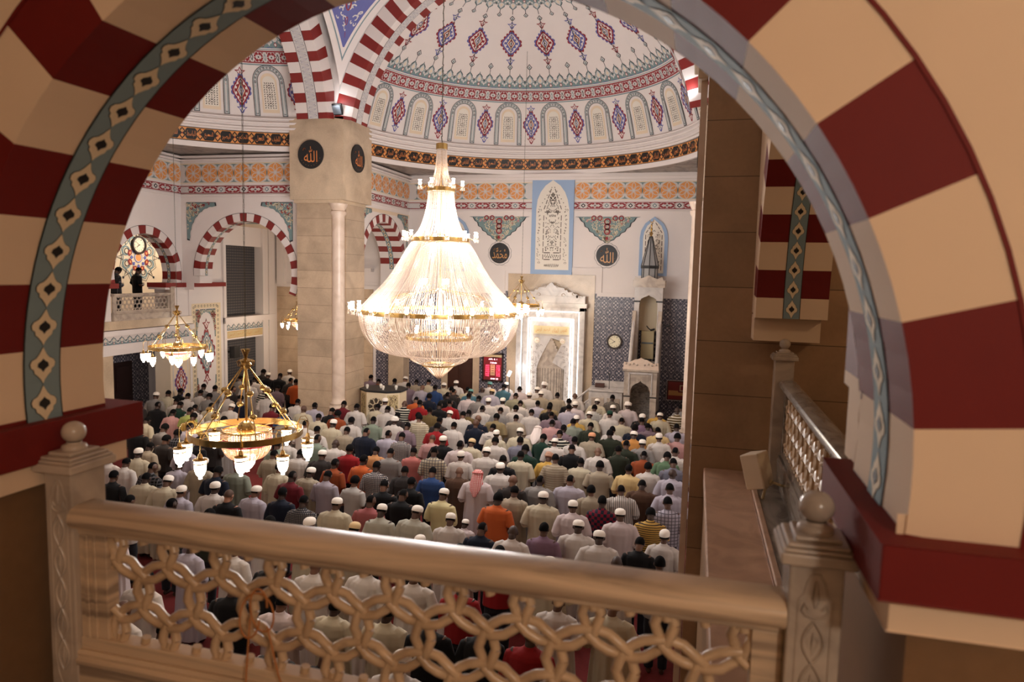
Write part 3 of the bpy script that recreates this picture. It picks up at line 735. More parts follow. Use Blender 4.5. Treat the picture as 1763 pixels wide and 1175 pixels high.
# --- back wall (qibla wall)
def wall_back():
    mb = MB(); B = 26.0
    bx(mb, 'white', -17.4, .4, B, B+.3, -.72, 3.8)
    # travertine and wallpaper panels of the lower zone
    for x0, x1, m in ((-17.4, -12.62, 'travertine'), (-12.62, -12.50, 'white'), (-12.50, -11.72, 'wallpaper'), (-11.72, -11.05, 'travertine_plain'), (-11.05, -9.66, 'wallpaper'), (-9.66, -9.40, 'travertine_plain'), (-9.40, -8.36, 'brown'), (-8.36, -8.10, 'travertine_plain'), (-8.10, -7.0, 'wallpaper'), (-7.0, -3.68, 'travertine_plain'), (-3.68, .4, 'wallpaper')):
        bx(mb, m, x0, x1, B, B+.3, FL, -.72 if m != 'brown' else -2.2)
        if m == 'brown': bx(mb, 'travertine_plain', x0, x1, B, B+.3, -2.2, -.72)
        if m.startswith('travertine'): bx(mb, m, x0, x1, B-.04, B, FL, -.8 if x0 < -7.5 else -.05)
    # cream mouldings above the wallpaper and round the mihrab panel
    for x0, x1 in ((-17.2, -7.1), (-3.60, .1)):
        bx(mb, 'white', x0, x1, B-.05, B, -.82, -.68); bx(mb, 'white', x0, x1, B-.03, B, -.60, -.555)
    for x in (-7.22, -3.52):
        bx(mb, 'white', x-.09, x+.09, B-.056, B, -.69, .24)
    bx(mb, 'white', -7.3, -3.44, B-.05, B, .05, .22)
    for x0, x1 in ((-17.2, .2),):
        bx(mb, 'white', x0, x1, B-.05, B, 2.27, 2.32); bx(mb, 'white', x0, x1, B-.10, B, 3.42, 3.52); bx(mb, 'white', x0, x1, B-.18, B, 3.52, 3.64)
    p = Paint(mb, pl_back(), .006, .004)
    for a, b in ((-11.1, -6.16), (-4.55, .15)):
        frieze_orange(p, a, b, phase=-3.649+.62*30); scroll_band(p, a, b, 2.37, 2.62, .86, -3.36)
    for x in (-3.31, -7.42): spandrel(p.at(x, 2.09))
    struct(mb, 'wall_back')
    # central painted window with pale blue frame
    mb = MB(); p = Paint(mb, pl_back(.075), .01, .006)
    bx(mb, 'skyblue', -6.14, -4.56, B-.08, B, -.05, 3.52)
    body = [(-5.97, .12), (-5.97, 2.35), (-5.93, 2.7), (-5.82, 2.98), (-5.64, 3.22), (-5.36, 3.42), (-5.08, 3.22), (-4.90, 2.98), (-4.79, 2.7), (-4.72, 2.35), (-4.69, .12)]
    p.poly(body, 'screenwhite', 0); q = p.at(-5.345, 0)
    for sx in (1, -1):
        for k in range(7): q.rect(sx*.33-.012, .50+k*.24, sx*.33+.012, .50+k*.24+.19, 'hole', 1)
        for k in range(4): q.stroke([(sx*(.33-.07*k), 2.35+.20*k), (sx*(.33-.07*(k+.75)), 2.35+.20*(k+.75))], .026, 'hole', 1)
        for k in range(16): filigree(q.at(sx*.50, .35+k*.135), lambda rd: (rd.uniform(-.05, .05), rd.uniform(-.04, .04)), 2, 'hole', .012, 1, k, .02, .05)
        for k in range(6): q.at(sx*(.48-.085*k), 2.45+.14*k).poly(circ(.02, 5), 'hole', 1)
    for y in (.50, .75, 2.25): q.rect(-.3, y-.015, -.06, y+.015, 'hole', 1); q.rect(.06, y-.015, .3, y+.015, 'hole', 1)
    rd = random.Random(4)
    for k in range(150):
        y = rd.uniform(.82, 2.95); x = rd.uniform(.0, .25)*(1 if y < 2.3 else max(.15, 1-(y-2.3)*1.2)); a = rd.uniform(0, pi)
        for sx in (1, -1): q.at(sx*x, y, 1, 1, a*sx).poly([(0, -.032), (.013, 0), (0, .032), (-.013, 0)], 'hole', 1)
    for k in range(20): q.at(-.28+.56*(k+.5)/20, .62+.05*sin(k*2)).poly([(0, -.05), (.012, 0), (0, .05), (-.012, 0)], 'hole', 1); q.at(-.28+.56*(k+.5)/20, .28+.03*sin(k*3)).poly([(0, -.05), (.012, 0), (0, .05), (-.012, 0)], 'hole', 1)
    WIN.append(struct(mb, 'window_%d' % (len(WIN)+1)))
    for X in (-1.62, -9.1):
        mb = MB(); p = Paint(mb, pl_back(), .066, .006).at(X, 0)
        pts = [(-.5, -.02), (-.5, 1.35), (-.46, 1.6), (-.32, 1.86), (0, 2.1), (.32, 1.86), (.46, 1.6), (.5, 1.35), (.5, -.02)]
        mb.mat('skyblue').prism(pts, lambda u, w, d: (X+u, B-d, w), 0, .06)
        p.poly([(x*.76, .10+y*.90) for x, y in pts], 'screenwhite', 0)
        for sx in (1, -1):
            for k in range(6): p.rect(sx*.29-.012, .18+k*.22, sx*.29+.012, .18+k*.22+.17, 'brown', 1)
            for k in range(3): p.stroke([(sx*(.28-.085*k), 1.52+.13*k), (sx*(.28-.085*(k+.75)), 1.52+.13*(k+.75))], .024, 'brown', 1)
        for k in range(90):
            y = rd.uniform(.2, 1.6); x = rd.uniform(0, .22); a = rd.uniform(0, pi)
            for sx in (1, -1): p.at(sx*x, y, 1, 1, a*sx).poly([(0, -.03), (.012, 0), (0, .03), (-.012, 0)], 'hole', 1)
        WIN.append(struct(mb, 'window_%d' % (len(WIN)+1)))
    # wooden door leaves
    mb = MB()
    for i in range(2):
        x0 = -9.40+.52*i; bx(mb, 'brown', x0+.01, x0+.51, B-.02, B+.02, FL, -2.22)
        for z in (-5.6, -4.5, -3.4): bx(mb, 'brown', x0+.08, x0+.44, B-.05, B-.02, z, z+.95)
    struct(mb, 'door_1')
wall_back()
disc('calligraphy_disc', pl_back(), (-3.29, .69), .39, '\uFDF2', (1.25, 1.4), 'scalloped dark brown disc with gold Arabic word, right of the blue-framed window').name = 'calligraphy_disc'
disc('calligraphy_disc', pl_back(), (-7.37, .71), .39, '\uFDF4', (1.5, 1.05), 'scalloped black disc with gold Arabic word, left of the blue-framed window')
# --- wall between the left hall and the corner room, with a striped arch (faces the camera)
def wall_w():
    mb = MB(); Y = 20.4; c = (-14.55, -.27); P = YP(Y)
    arch(mb, P, c, 1.74, 2.0, -20, 183, 87.2, 16.1, 7.8, 0, .62, (.31, .06), 'white', 'red', 'line', 7.5)
    arch_wall(mb, P, (-17.0, -12.4, -.85, 3.7), c, 2.0, -17, 183, 'white', 0.01, True)
    bx(mb, 'white', -17.0, -16.30, Y, Y+.6, -.62, -.38)
    for z, d in ((2.27, .05), (3.42, .1), (3.52, .18)): bx(mb, 'white', -17.0, -12.4, Y-d, Y, z, z+.06)
    p = Paint(mb, lambda u, v, h: (u, Y-h, v), .006, .004)
    frieze_orange(p, -17.0, -12.5, phase=-3.649+.62*30+.2); scroll_band(p, -17.0, -12.5, 2.37, 2.62, .86, -3.36)
    corner_orn(p.at(-16.78, 2.08), 1.15, 1.25, 1); corner_orn(p.at(-12.75, 2.08), -1.15, 1.25, 2)
    struct(mb, 'wall_left_bay')
wall_w()
# --- side wall between the left pillar and the back wall
def wall_s():
    mb = MB(); X = -11.1; c = (23.75, 0.0); P = XP(X)
    arch(mb, P, c, 1.70, 1.98, 0, 180, 87.6, 16.1, 7.9, 0, .95, (.48, .09), 'white', 'red', 'line', 7.5)
    arch_wall(mb, P, (21.7, 26.0, -.85, 3.7), c, 1.98, 0, 180, 'white', .01, True)
    bx(mb, 'white', X-.95, X, 25.45, 25.75, -.85, 0); bx(mb, 'travertine_plain', X-.62, X+.02, 25.5, 26.0, FL, -.85)
    for z, d in ((2.27, .05), (3.42, .1), (3.52, .18)): bx(mb, 'white', X, X+d, 21.7, 26.0, z, z+.06)
    p = Paint(mb, pl_left(X), .006, .004)
    frieze_orange(p, 21.7, 26.0, phase=26-.31); scroll_band(p, 21.7, 26.0, 2.37, 2.62, .86, 21.9)
    corner_orn(p.at(21.75, 2.08), .95, 1.3, 4); corner_orn(p.at(25.85, 2.08), -.95, 1.3, 5)
    struct(mb, 'wall_side')
    mb = MB(); bx(mb, 'cream', -12.6, -11.1, 20.5, 26.2, 2.0, 2.12); bx(mb, 'cream', -17.0, -12.6, 21.03, 26.2, 1.50, 1.65); p = Paint(mb, lambda u, v, h: (u, v, 1.50-h), .004, .003)
    p.rect(-16.5, 21.1, -12.7, 22.2, 'sage', 0)
    for i in range(16): p.at(-16.3+.24*i, 21.65).ring(circ(.1, 10), circ(.06, 10), 'ivory', 1)
    struct(mb, 'ceiling_corner_room')
    mb = MB()     # piers and shallow panels on the far wall of the corner room
    for x in (-16.9, -15.3, -13.9): bx(mb, 'white', x, x+.34, 25.80, 26.0, -.72, 1.72)
    bx(mb, 'travertine', -14.2, -13.9, 25.7, 26.0, FL, -.72); bx(mb, 'white', -15.2, -13.9, 25.72, 26.0, -.30, -.22); bx(mb, 'white', -13.4, -12.62, 25.75, 26.0, -.12, .02)
    struct(mb, 'trim_3')
wall_s()
# --- left wall with the opposite balcony
def wall_left():
    X = -17.0; mb = MB(); P = XP(X); c = (18.8, -.35)
    arch(mb, P, c, 1.30, 1.56, -12, 192, 17.2, 24.2, 11.6, 0, .55, (.28, .06), 'white', 'red', 'line', 9.5)
    arch_wall(mb, P, (16.6, 20.45, -.62, 3.7), c, 1.56, -10, 190, 'white', .01, False)
    bx(mb, 'white', X-.6, X, 8.6, 16.6, FL, 3.7)
    bx(mb, 'white', X-.6, X, 20.30, 22.50, -2.8, -.6); bx(mb, 'white', X-.6, X-.01, 20.42, 22.50, -.6, 3.7)
    bx(mb, 'white', X-.6, X, 16.6, 17.33, -1.76, -.77)
    p = Paint(mb, pl_left(X), .012, .004)
    frieze_orange(p, 16.6, 20.43, phase=20.43-.31); scroll_band(p, 16.6, 20.43, 2.37, 2.62, .86, 20.1)
    for z, d in ((2.27, .05), (3.42, .1), (3.52, .18)): bx(mb, 'white', X, X+d, 16.6, 20.43, z, z+.06)
    # red impost ledge
    bx(mb, 'red', X-.6, X+.14, 19.45, 22.5, -.77, -.62); bx(mb, 'white', X-.6, X+.07, 19.5, 22.4, -.84, -.77)
    bx(mb, 'red', X-.6, X+.14, 16.6, 17.52, -.77, -.62)
    bx(mb, 'white', X-.6, X, 19.78, 20.30, -2.2, -.84)
    # balcony slab, cornices and painted band
    bx(mb, 'travertine_plain', X-.6, X+.10, 16.6, 20.75, -2.02, -1.76)
    bx(mb, 'white', X-.6, X+.16, 16.6, 20.75, -2.2, -2.04); bx(mb, 'white', X-.6, X+.02, 16.6, 20.75, -2.80, -2.2)
    for i in range(13):
        u = 16.75+.31*i; q = p.at(u, -2.46, 1, 1)
        lace_unit(Paint(mb, lambda a, b, h, u=u: (X+.02+h, u+a, -2.47+b), .006, .004), .31, .24)
    # painted pier next to the low opening and the framed panel pier
    bx(mb, 'cream', X-.6, X+.01, 19.72, 20.66, FL, -2.8); bx(mb, 'white', X-.6, X+.03, 20.66, 22.50, FL, -.84)
    p2 = Paint(mb, pl_left(X+.035), .004, .004)
    p2.rect(20.76, FL+.6, 22.30, -1.36, 'ivory', 0); p2.rect(20.96, FL+.9, 22.0, -1.55, 'white', 2)
    rd = random.Random(8)
    for k in range(24):
        for (u, v) in ((20.86, -1.5-k*.16), (22.14, -1.5-k*.16)): p2.at(u, v).ring(circ(.045, 6), circ(.028, 6), 'line', 1)
    for k in range(8): p2.at(20.95+k*.16, -1.45).ring(circ(.045, 6), circ(.028, 6), 'line', 1)
    for sx in (1, -1):
        for sy in (1, -1):
            cy = -1.57 if sy > 0 else -5.0
            corner_orn(Paint(mb, lambda u, v, h, sx=sx, sy=sy, cy=cy: (X+.04+h, 21.48-sx*(.52-u), cy+sy*v), .008, .004), .5, 1.0, 20+sx+sy)
    q = Paint(mb, pl_left(X+.035), .022, .004).at(21.48, -3.1); medal(q, 'dred', 'bluegrey', .42, .75)
    for sy in (1, -1): pendant(q.at(0, sy*.98, 1, sy), 'dred', .17); q.stroke([(0, sy*.8), (0, sy*1.2)], .02, 'line', 0)
    q = Paint(mb, pl_left(X+.012), .004, .004); q.rect(19.82, -5.2, 20.56, -3.1, 'lgrey', 0); q.rect(19.86, -5.16, 20.52, -3.14, 'cream', 1)
    q = Paint(mb, pl_left(X+.012), .014, .004); medal(q.at(20.19, -4.0), 'blue', 'dred', .28, .5); pendant(q.at(20.19, -4.75), 'line', .14); q.stroke([(20.19, -4.5), (20.19, -4.8)], .02, 'line', 2)
    bx(mb, 'travertine_plain', X-.6, X+.02, 16.6, 17.33, FL, -2.8)
    # beyond: grille windows in white frames
    for y0, y1 in ((22.46, 22.60), (24.88, 25.22), (25.3, 25.68)): bx(mb, 'white', X-.5, X+.08, y0, y1, FL, 1.75)
    bx(mb, 'white', X-.5, X, 22.6, 24.9, .76, 3.7); bx(mb, 'white', X-.4, X, 25.2, 26.1, FL, 1.8)
    bx(mb, 'white', X-.5, X+.14, 22.46, 25.7, -2.16, -1.94); bx(mb, 'white', X-.5, X+.02, 22.6, 25.0, -2.80, -2.16)
    p3 = Paint(mb, pl_left(X+.03), .004, .004)
    for i in range(9): lace_unit(Paint(mb, lambda a, b, h, i=i: (X+.025+h, 22.75+.31*i+a, -2.44+b), .006, .004), .31, .24)
    p3.rect(22.6, -2.74, 25.3, -2.47, 'goldpanel', 0)
    for i in range(5): p3.stroke([(22.7+.52*i, -2.72), (22.7+.52*i, -2.49), (23.16+.52*i, -2.49), (23.16+.52*i, -2.72)], .015, 'gold', 1, True); write(p3, NAMES[i], 22.93+.52*i, -2.605, .34, .14, 'gold', 1)
    mb.mat('grille').poly([(X-.3, 22.55, -1.94), (X-.3, 24.95, -1.94), (X-.3, 24.95, .8), (X-.3, 22.55, .8)])
    mb.mat('grille').poly([(X-.3, 22.55, FL), (X-.3, 24.95, FL), (X-.3, 24.95, -2.78), (X-.3, 22.55, -2.78)])
    struct(mb, 'wall_left')
    # inside of the opposite balcony and of the passage below it
    mb = MB()
    bx(mb, 'ivory', -20.7, -20.5, 13.5, 24.5, -2.0, 2.2); bx(mb, 'ivory', -20.6, -17.0, 13.4, 13.6, -2, 2.2); bx(mb, 'ivory', -20.6, -17.4, 24.4, 24.6, -2, 2.2)
    bx(mb, 'ivory', -20.6, -17.05, 13.5, 24.5, 2.0, 2.2); bx(mb, 'carpet', -20.6, -17.6, 13.5, 24.5, -2.0, BF)
    bx(mb, 'red', -20.5, -20.42, 13.5, 19.4, -.77, -.62)
    bx(mb, 'wallpaper', -19.6, -19.4, 13.5, 21.6, FL, -1.9); bx(mb, 'white', -19.5, -17.4, 21.4, 21.6, FL, -1.9); bx(mb, 'travertine_plain', -19.5, -17.4, 15.6, 15.8, FL, -1.9)
    bx(mb, 'white', -19.6, -17.1, 13.5, 21.6, -2.05, -1.9)
    struct(mb, 'wall_left_gallery')
    mb = MB(); bx(mb, 'darkwood', -19.4, -19.32, 19.7, 20.55, FL, -3.45)
    for z in (-5.6, -4.5): bx(mb, 'darkwood', -19.33, -19.28, 19.8, 20.45, z, z+.9)
    struct(mb, 'door_2')
    # rosette painted on the gallery wall
    mb = MB(); p = Paint(mb, pl_left(-20.5), .008, .004).at(22.25, .22, .8, .8)
    o = [((1.0+.2*(k % 2))*cos(pi*k/8), (1.0+.2*(k % 2))*sin(pi*k/8)) for k in range(16)]
    p.stroke(o, .03, 'line', 0, True); p.stroke([(x*.9, y*.9) for x, y in o], .05, 'sage', 0, True)
    for k in range(8):
        a = pi*k/4+pi/8; q = p.at(0, 0, 1, 1, a)
        q.ring(circ(.23, 14, .78, 0), circ(.17, 14, .78, 0), 'sage', 1); q.ring(circ(.15, 14, .74, 0), circ(.11, 14, .74, 0), 'line', 1)
        q.at(0, 0, 1, 1, pi/8).stroke([(.9, -.12), (1.1, -.05), (1.3, 0), (1.1, .05), (.9, .12)], .03, 'line', 1)
        q.at(0, 0, 1, 1, pi/8).poly([(1.24, 0), (1.32, .07), (1.4, 0), (1.32, -.07)], 'line', 1)
        q.poly([(.42, 0), (.52, .17), (.66, .1), (.66, -.1), (.52, -.17)], 'dred', 2); q.poly([(.48, 0), (.54, .08), (.61, 0), (.54, -.08)], 'orange', 3)
        q.at(0, 0, 1, 1, pi/8).poly([(.3, .0), (.42, .1), (.5, 0), (.42, -.1)], 'blue', 2)
    p.poly(circ(.25, 12), 'blue', 1); p.poly(circ(.21, 12), 'white', 2); p.poly(circ(.18, 12), 'orange', 3)
    struct(mb, 'trim_4')
wall_left()
# --- floor and outer shell
def shell():
    mb = MB(); mb.mat('carpet').poly([(-19.6, 2.4, FL), (2.0, 2.4, FL), (2.0, 26.2, FL), (-19.6, 26.2, FL)]); struct(mb, 'floor')
    mb = MB(); bx(mb, 'white', .2, .5, 9.6, 26.2, FL, 9.4); struct(mb, 'wall_right')
    mb = MB(); bx(mb, 'white', -17.3, -11.1, 8.2, 8.6, FL, 3.7); bx(mb, 'white', -12.2, -11.4, 2.4, 8.9, FL, 3.7); struct(mb, 'wall_left_near')
shell()
# --- pillars with their blocks
def pillar(name, x0, x1, y0, y1, bx0, bx1, by0, by1, z0=2.12, z1=4.62):
    mb = MB(); bx(mb, 'travertine', x0, x1-.34, y0, y1, FL, z0); bx(mb, 'travertine', x1-.34, x1, y0+.34, y1, FL, z0)
    bx(mb, 'travertine_plain', bx0, bx1, by0, by1, z0, z1); bx(mb, 'travertine_plain', x0-.03, x1+.03, by0+.08, y1+.03, z0-.10, z0)
    struct(mb, name)
pillar('column_hall', -12.48, -10.92, 20.2, 21.8, -12.6, -10.74, 20.0, 21.95)
def colonnette(x, y, label):
    mb = MB().mat('column_cream')
    prof = [(.34, 0), (.34, .16), (.30, .18), (.31, .26), (.26, .33), (.27, .40), (.222, .46), (.215, .6)]
    prof = [(r, -4.75+z) for r, z in prof]+[(.205, -1.0), (.20, 1.55), (.20, 1.62), (.25, 1.70), (.25, 1.78), (.20, 1.8), (.26, 1.92), (.29, 2.0), (.29, 2.02)]
    mb.lathe((x, y, 0), [(.01, -4.75)]+prof, 28); bx(mb, 'column_cream', x-.34, x+.34, y-.34, y+.34, FL, -4.75)
    o = mb.build('corner_column', smooth=40); o['kind'] = 'structure'
colonnette(-11.12, 20.38, 0)
pillar('column_hall_right', -.02, .9, 20.2, 21.8, -.15, 1.4, 20.0, 21.95)
colonnette(-.06, 20.1, 1)
bl = pl_left(-10.74)
disc('calligraphy_disc', lambda u, v, h: (u, 20.0-h, v), (-11.84, 3.50), .44, '\uFDF2', (1.05, 1.1), 'round black disc with gold Arabic word on front of stone block', False, 'goldtext')
disc('calligraphy_disc', lambda u, v, h: (-10.74+h, u, v), (20.93, 3.50), .44, '\uFDF2', (1.05, 1.1), 'round black disc on side of stone block, seen slanting', False, 'goldtext')
disc('calligraphy_disc', lambda u, v, h: (-.15-h, 21.9-(u-20.0), v), (20.95, 3.50), .44, '\uFDF2', (1.05, 1.1), 'black disc seen edge-on beside the near stone pillar', False)
def floodlight():
    t = empty('floodlight', (-10.95, 20.02, 4.62), 'small black floodlight lying on top of the stone pillar block', 'floodlight')
    mb = MB(); T = lambda x, y, z: (x, y*cos(.5)-z*sin(.5), y*sin(.5)+z*cos(.5)+.05)
    mb.mat('dark').box(-.21, .21, -.02, .05, 0, .34, T); o = mb.build('housing', t); mb = MB()
    mb.mat('glassgrey').box(-.17, .17, -.035, -.02, .04, .30, T); mb.build('glass', t)
    mb = MB(); mb.mat('dark').tube([(-.22, 0, .2), (-.24, .05, .02), (.24, .05, .02), (.22, 0, .2)], .012); mb.build('bracket', t)
floodlight()
# ------------------------------------------------------------------ gallery in front: arch, piers, rails
YN, YF = 1.9, 2.51; AC = (-.99, -.49); AR_ = 1.525
def near_wall():
    mb = MB(); P = YP(YN)
    arch(mb, P, AC, AR_, 1.78, -5.8, 185.8, 4.8, 20, 10, 0, YF-YN, (.31, .083), 'gcream', 'gred', 'gred', 5.83)
    arch_wall(mb, P, (-4.6, 3.2, -.66, 2.4), AC, 1.78, -5.5, 185.5, 'gcream', .004, False)
    arch_wall(mb, P, (-4.6, .535, -.66, 2.4), AC, AR_, -5.8, 185.8, 'gcream', YF-YN, False)
    bx(mb, 'gcream', -12.2, -4.6, YN, YF, -.66, 3.65); bx(mb, 'gcream', -4.6, 4.2, YN, YF, 2.4, 3.65)
    mb.mat('gcream').poly([(-4.6, YN+.004, -.66), (AC[0]-1.77, YN+.004, -.66), (AC[0]-1.77, YN+.004, -.6), (-4.6, YN+.004, -.6)])
    mb.mat('gcream').poly([(AC[0]+1.5, YN+.006, -.66), (3.2, YN+.006, -.66), (3.2, YN+.006, -.58), (AC[0]+1.5, YN+.006, -.58)])
    struct(mb, 'wall_gallery')
    # red impost bands with cove below
    mb = MB(); bx(mb, 'gred', -4.6, -2.45, YN-.07, 2.665, -.79, -.632); struct(mb, 'trim_5', bevel=.004)
    mb = MB(); bx(mb, 'gcream', -4.6, -2.485, YN-.03, 2.60, -.885, -.79); struct(mb, 'trim_6', bevel=.004)
    # right: the band turns the corner and runs along the side pier
    mb = MB(); mb.mat('gred').prism([(.46, YN-.08), (4.2, YN-.08), (4.2, 2.0), (1.3, 2.0), (1.3, 2.665), (.46, 2.665)], lambda u, w, d: (u, w, d), -.775, -.632); struct(mb, 'trim_7', bevel=.004)
    mb = MB(); mb.mat('gcream').prism([(.495, YN-.035), (4.2, YN-.035), (4.2, 2.0), (1.2, 2.0), (1.2, 2.60), (.495, 2.60)], lambda u, w, d: (u, w, d), -.87, -.775); struct(mb, 'trim_8', bevel=.004)
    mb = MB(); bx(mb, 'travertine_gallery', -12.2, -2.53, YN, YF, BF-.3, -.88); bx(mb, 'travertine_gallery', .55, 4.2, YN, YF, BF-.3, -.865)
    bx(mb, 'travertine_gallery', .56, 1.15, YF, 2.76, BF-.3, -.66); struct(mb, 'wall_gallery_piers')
near_wall()
def side_wall():
    """side arcade of the right gallery: arch from the corner pier to the near pillar"""
    mb = MB(); X = .532; P = XP(X, 1); c = (4.87, -.3)
    arch(mb, P, c, 2.10, 2.40, -2, 182, 3.2, 14.2, 7.1, 0, .63, (.315, .075), 'gcream', 'gred', 'gred', 5.0)
    arch_wall(mb, P, (YF, 7.45, -.38, 3.65), c, 2.40, -1, 181, 'gcream', .003, False)
    arch_wall(mb, P, (YF, 7.45, -.38, 3.65), c, 2.10, -2, 182, 'gcream', .63, False)
    bx(mb, 'gcream', X+.02, X+.58, YF, 2.78, -.64, -.36)
    bx(mb, 'gcream', X+.005, X+.60, 7.12, 7.46, -.60, -.362)
    struct(mb, 'wall_gallery_side')
    # near stone pillar of the hall
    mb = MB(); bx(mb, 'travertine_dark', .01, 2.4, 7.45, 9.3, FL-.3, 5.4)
    struct(mb, 'column_near')
    mb = MB(); bx(mb, 'column_cream', -.065, .0, 7.62, 7.76, FL, 5); struct(mb, 'trim_9')
    mb = MB(); bx(mb, 'travertine_plain', -.15, .0, 7.5, 8.2, 2.2, 2.9); bx(mb, 'travertine_plain', -.10, .0, 7.52, 8.1, 1.98, 2.2); struct(mb, 'trim_10', bevel=.01)
    # gallery floor edge: stone ledges running to the pillar
    mb = MB(); bx(mb, 'slab', .145, .57, 1.0, 7.44, -2.12, -1.975); struct(mb, 'trim_11', bevel=.012)
    mb = MB(); bx(mb, 'slab', .57, .615, 1.2, 7.44, -2.1, -1.94); struct(mb, 'trim_12', bevel=.008)
    mb = MB(); bx(mb, 'marble_grey', .615, 1.05, 2.6, 7.44, -2.1, -1.95); struct(mb, 'trim_13', bevel=.008)
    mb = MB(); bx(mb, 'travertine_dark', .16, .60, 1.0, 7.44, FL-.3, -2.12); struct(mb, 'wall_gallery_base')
    # gallery floor, ceilings and back wall behind the camera
    mb = MB(); bx(mb, 'marble_grey', -12.2, 4.2, -4.0, YN+.1, BF-.2, BF); bx(mb, 'marble_grey', 1.0, 4.2, 2.0, 9.0, BF-.2, BF); struct(mb, 'floor_gallery')
    mb = MB(); bx(mb, 'gcream', -12.2, 4.2, -4.2, -4.0, BF, 3.65); bx(mb, 'gcream', 4.1, 4.3, -4.2, 9.0, BF, 3.65); bx(mb, 'gcream', -12.3, -12.1, -4.2, 2.0, BF, 3.65); struct(mb, 'wall_gallery_back')
    mb = MB(); bx(mb, 'gcream', -12.3, 4.3, -4.2, 2.0, 2.9, 3.1); bx(mb, 'gcream', .7, 4.3, 2.0, 9.0, 2.9, 3.1); struct(mb, 'ceiling_gallery')
    mb = MB(); bx(mb, 'travertine_plain', 2.4, 4.2, 7.45, 7.6, BF, 3.0); struct(mb, 'wall_gallery_end')
side_wall()
# --- carved marble balustrades
def lattice(mb, P, u0, u1, w0, w1, d, rt=.0145, pu=.2345, pw=.178, nseg=22, ph=(0., 0.), ns=8):
    """interlaced rings clipped to a panel; P(u,w,d)"""
    R = .62*pu; Rw = R*pw/(pu*.866)*1.0
    j0 = int((w0-ph[1])/pw)-2
    for j in range(j0, j0+int((w1-w0)/pw)+5):
        cw = ph[1]+j*pw
        i0 = int((u0-ph[0])/pu)-2
        for i in range(i0, i0+int((u1-u0)/pu)+5):
            cu = ph[0]+(i+(.5 if j % 2 else 0))*pu
            run = []
            runs = []
            for k in range(nseg+1):
                a = 2*pi*k/nseg; rr = 1+.022*cos(12*a)
                u, w = cu+R*rr*cos(a), cw+Rw*rr*sin(a)
                if u0 <= u <= u1 and w0 <= w <= w1: run.append((u, w, a))
                else:
                    if len(run) > 1: runs.append(run)
                    run = []
            if len(run) > 1: runs.append(run)
            for r in runs:
                pts = [P(u, w, d+.006*sin(6*a)) for u, w, a in r]
                # carry loose ends on to the frame
                mb.tube(pts, rt, ns)
            for k in range(6):       # short bars that tie the rings to the frame
                pass
    n = int((u1-u0)/(pu/2))
    for i in range(n+1):
        u = ph[0]+((i-int(-(u0-ph[0])/(pu/2)))*pu/2)
        for ww, dw in ((w1, -1), (w0, 1)):
            if u0 < u < u1: mb.tube([P(u, ww, d), P(u+.008, ww+dw*.035, d)], rt, ns)
def newel(x0, x1, y0, y1, ztop, zb, label, ballr=.045, base='marble', plain=False, cat='newel post'):
    t = empty('newel_post', ((x0+x1)/2, (y0+y1)/2, zb), label, cat)
    cx, cy = 0, 0; hx, hy = (x1-x0)/2, (y1-y0)/2; H = ztop-zb
    mb = MB().mat(base)
    mb.box(-hx, hx, -hy, hy, 0, H-.16); mb.build('post', t, bevel=.006)
    mb = MB().mat(base)
    for e, a, b in ((.030, -.165, -.13), (.022, -.13, -.118), (.012, -.118, -.105), (-.010, -.105, -.09)): mb.box(-hx-e, hx+e, -hy-e, hy+e, H+a, H+b)
    mb.build('cap', t, bevel=.006)
    mb = MB().mat(base); r = ballr
    mb.lathe((0, 0, H-.09), [(.0001, 0), (r*1.02, 0), (r*1.04, .008), (r*.95, .018), (r*.62, .024), (r*.60, .03)], 28)
    mb.lathe((0, 0, H-.09+.03+r*.86), [(max(.0001, r*sin(pi*i/14)), -r*.95*cos(pi*i/14)) for i in range(1, 15)], 28); mb.build('finial', t, smooth=50)
    if not plain:
        # carved panel with twining stems on the front
        mb = MB().mat(base); w = hx*.62; top = H-.235; bot = .18; y = -hy-.001
        o = [(-w, bot+.10), (-w*.75, bot+.03), (-.2*w, bot-.03), (.2*w, bot-.03), (w*.75, bot+.03), (w, bot+.10), (w, top-.04), (w*.7, top-.02), (w*.55, top+.012), (w*.2, top+.04), (-w*.2, top+.04), (-w*.55, top+.012), (-w*.7, top-.02), (-w, top-.04)]
        for i in range(len(o)):
            a, b = o[i], o[(i+1) % len(o)]; mb.tube([(a[0], y, a[1]), (b[0], y, b[1])], .0032, 5)
        n = 60; L = top-bot-.14
        for s in (1, -1):
            mb.tube([(s*w*.62*sin(2*pi*2.5*k/n), y-.001, top-.10-L*k/n) for k in range(n+1)], .0048, 6)
        for k in range(5):
            z = top-.10-L*(k+.5)/5
            for s in (1, -1):
                mb.tube([(0, y, z-.03), (s*w*.28, y, z-.01), (s*w*.30, y, z+.012), (s*w*.12, y, z+.014)], .0028, 5)
            mb.tube([(0, y, z-.04), (0, y-.002, z), (0, y, z+.03)], [.002, .006, .002], 6)
        for s in (1, -1): mb.tube([(0, y, top-.09), (s*w*.5, y, top-.085), (s*w*.8, y, top-.07), (s*w*.62, y, top-.05), (s*w*.4, y, top-.065)], .004, 6)
        mb.tube([(0, y, top-.06), (0, y-.002, top-.03), (0, y, top+.02)], [.003, .011, .003], 6)
        mb.build('carved_panel', t, smooth=60)
    return t
newel(-2.45, -2.32, 2.145, 2.31, -.655, BF, 'carved marble newel post with ball finial against the left arch pier')
newel(.298, .446, 2.12, 2.28, -.655, BF, 'carved marble newel post with ball finial beside the right arch pier', .05)
newel(.735, .905, 6.98, 7.14, -.60, -1.95, 'slim marble newel post with small ball finial in front of near pillar', .05, 'marble', True)
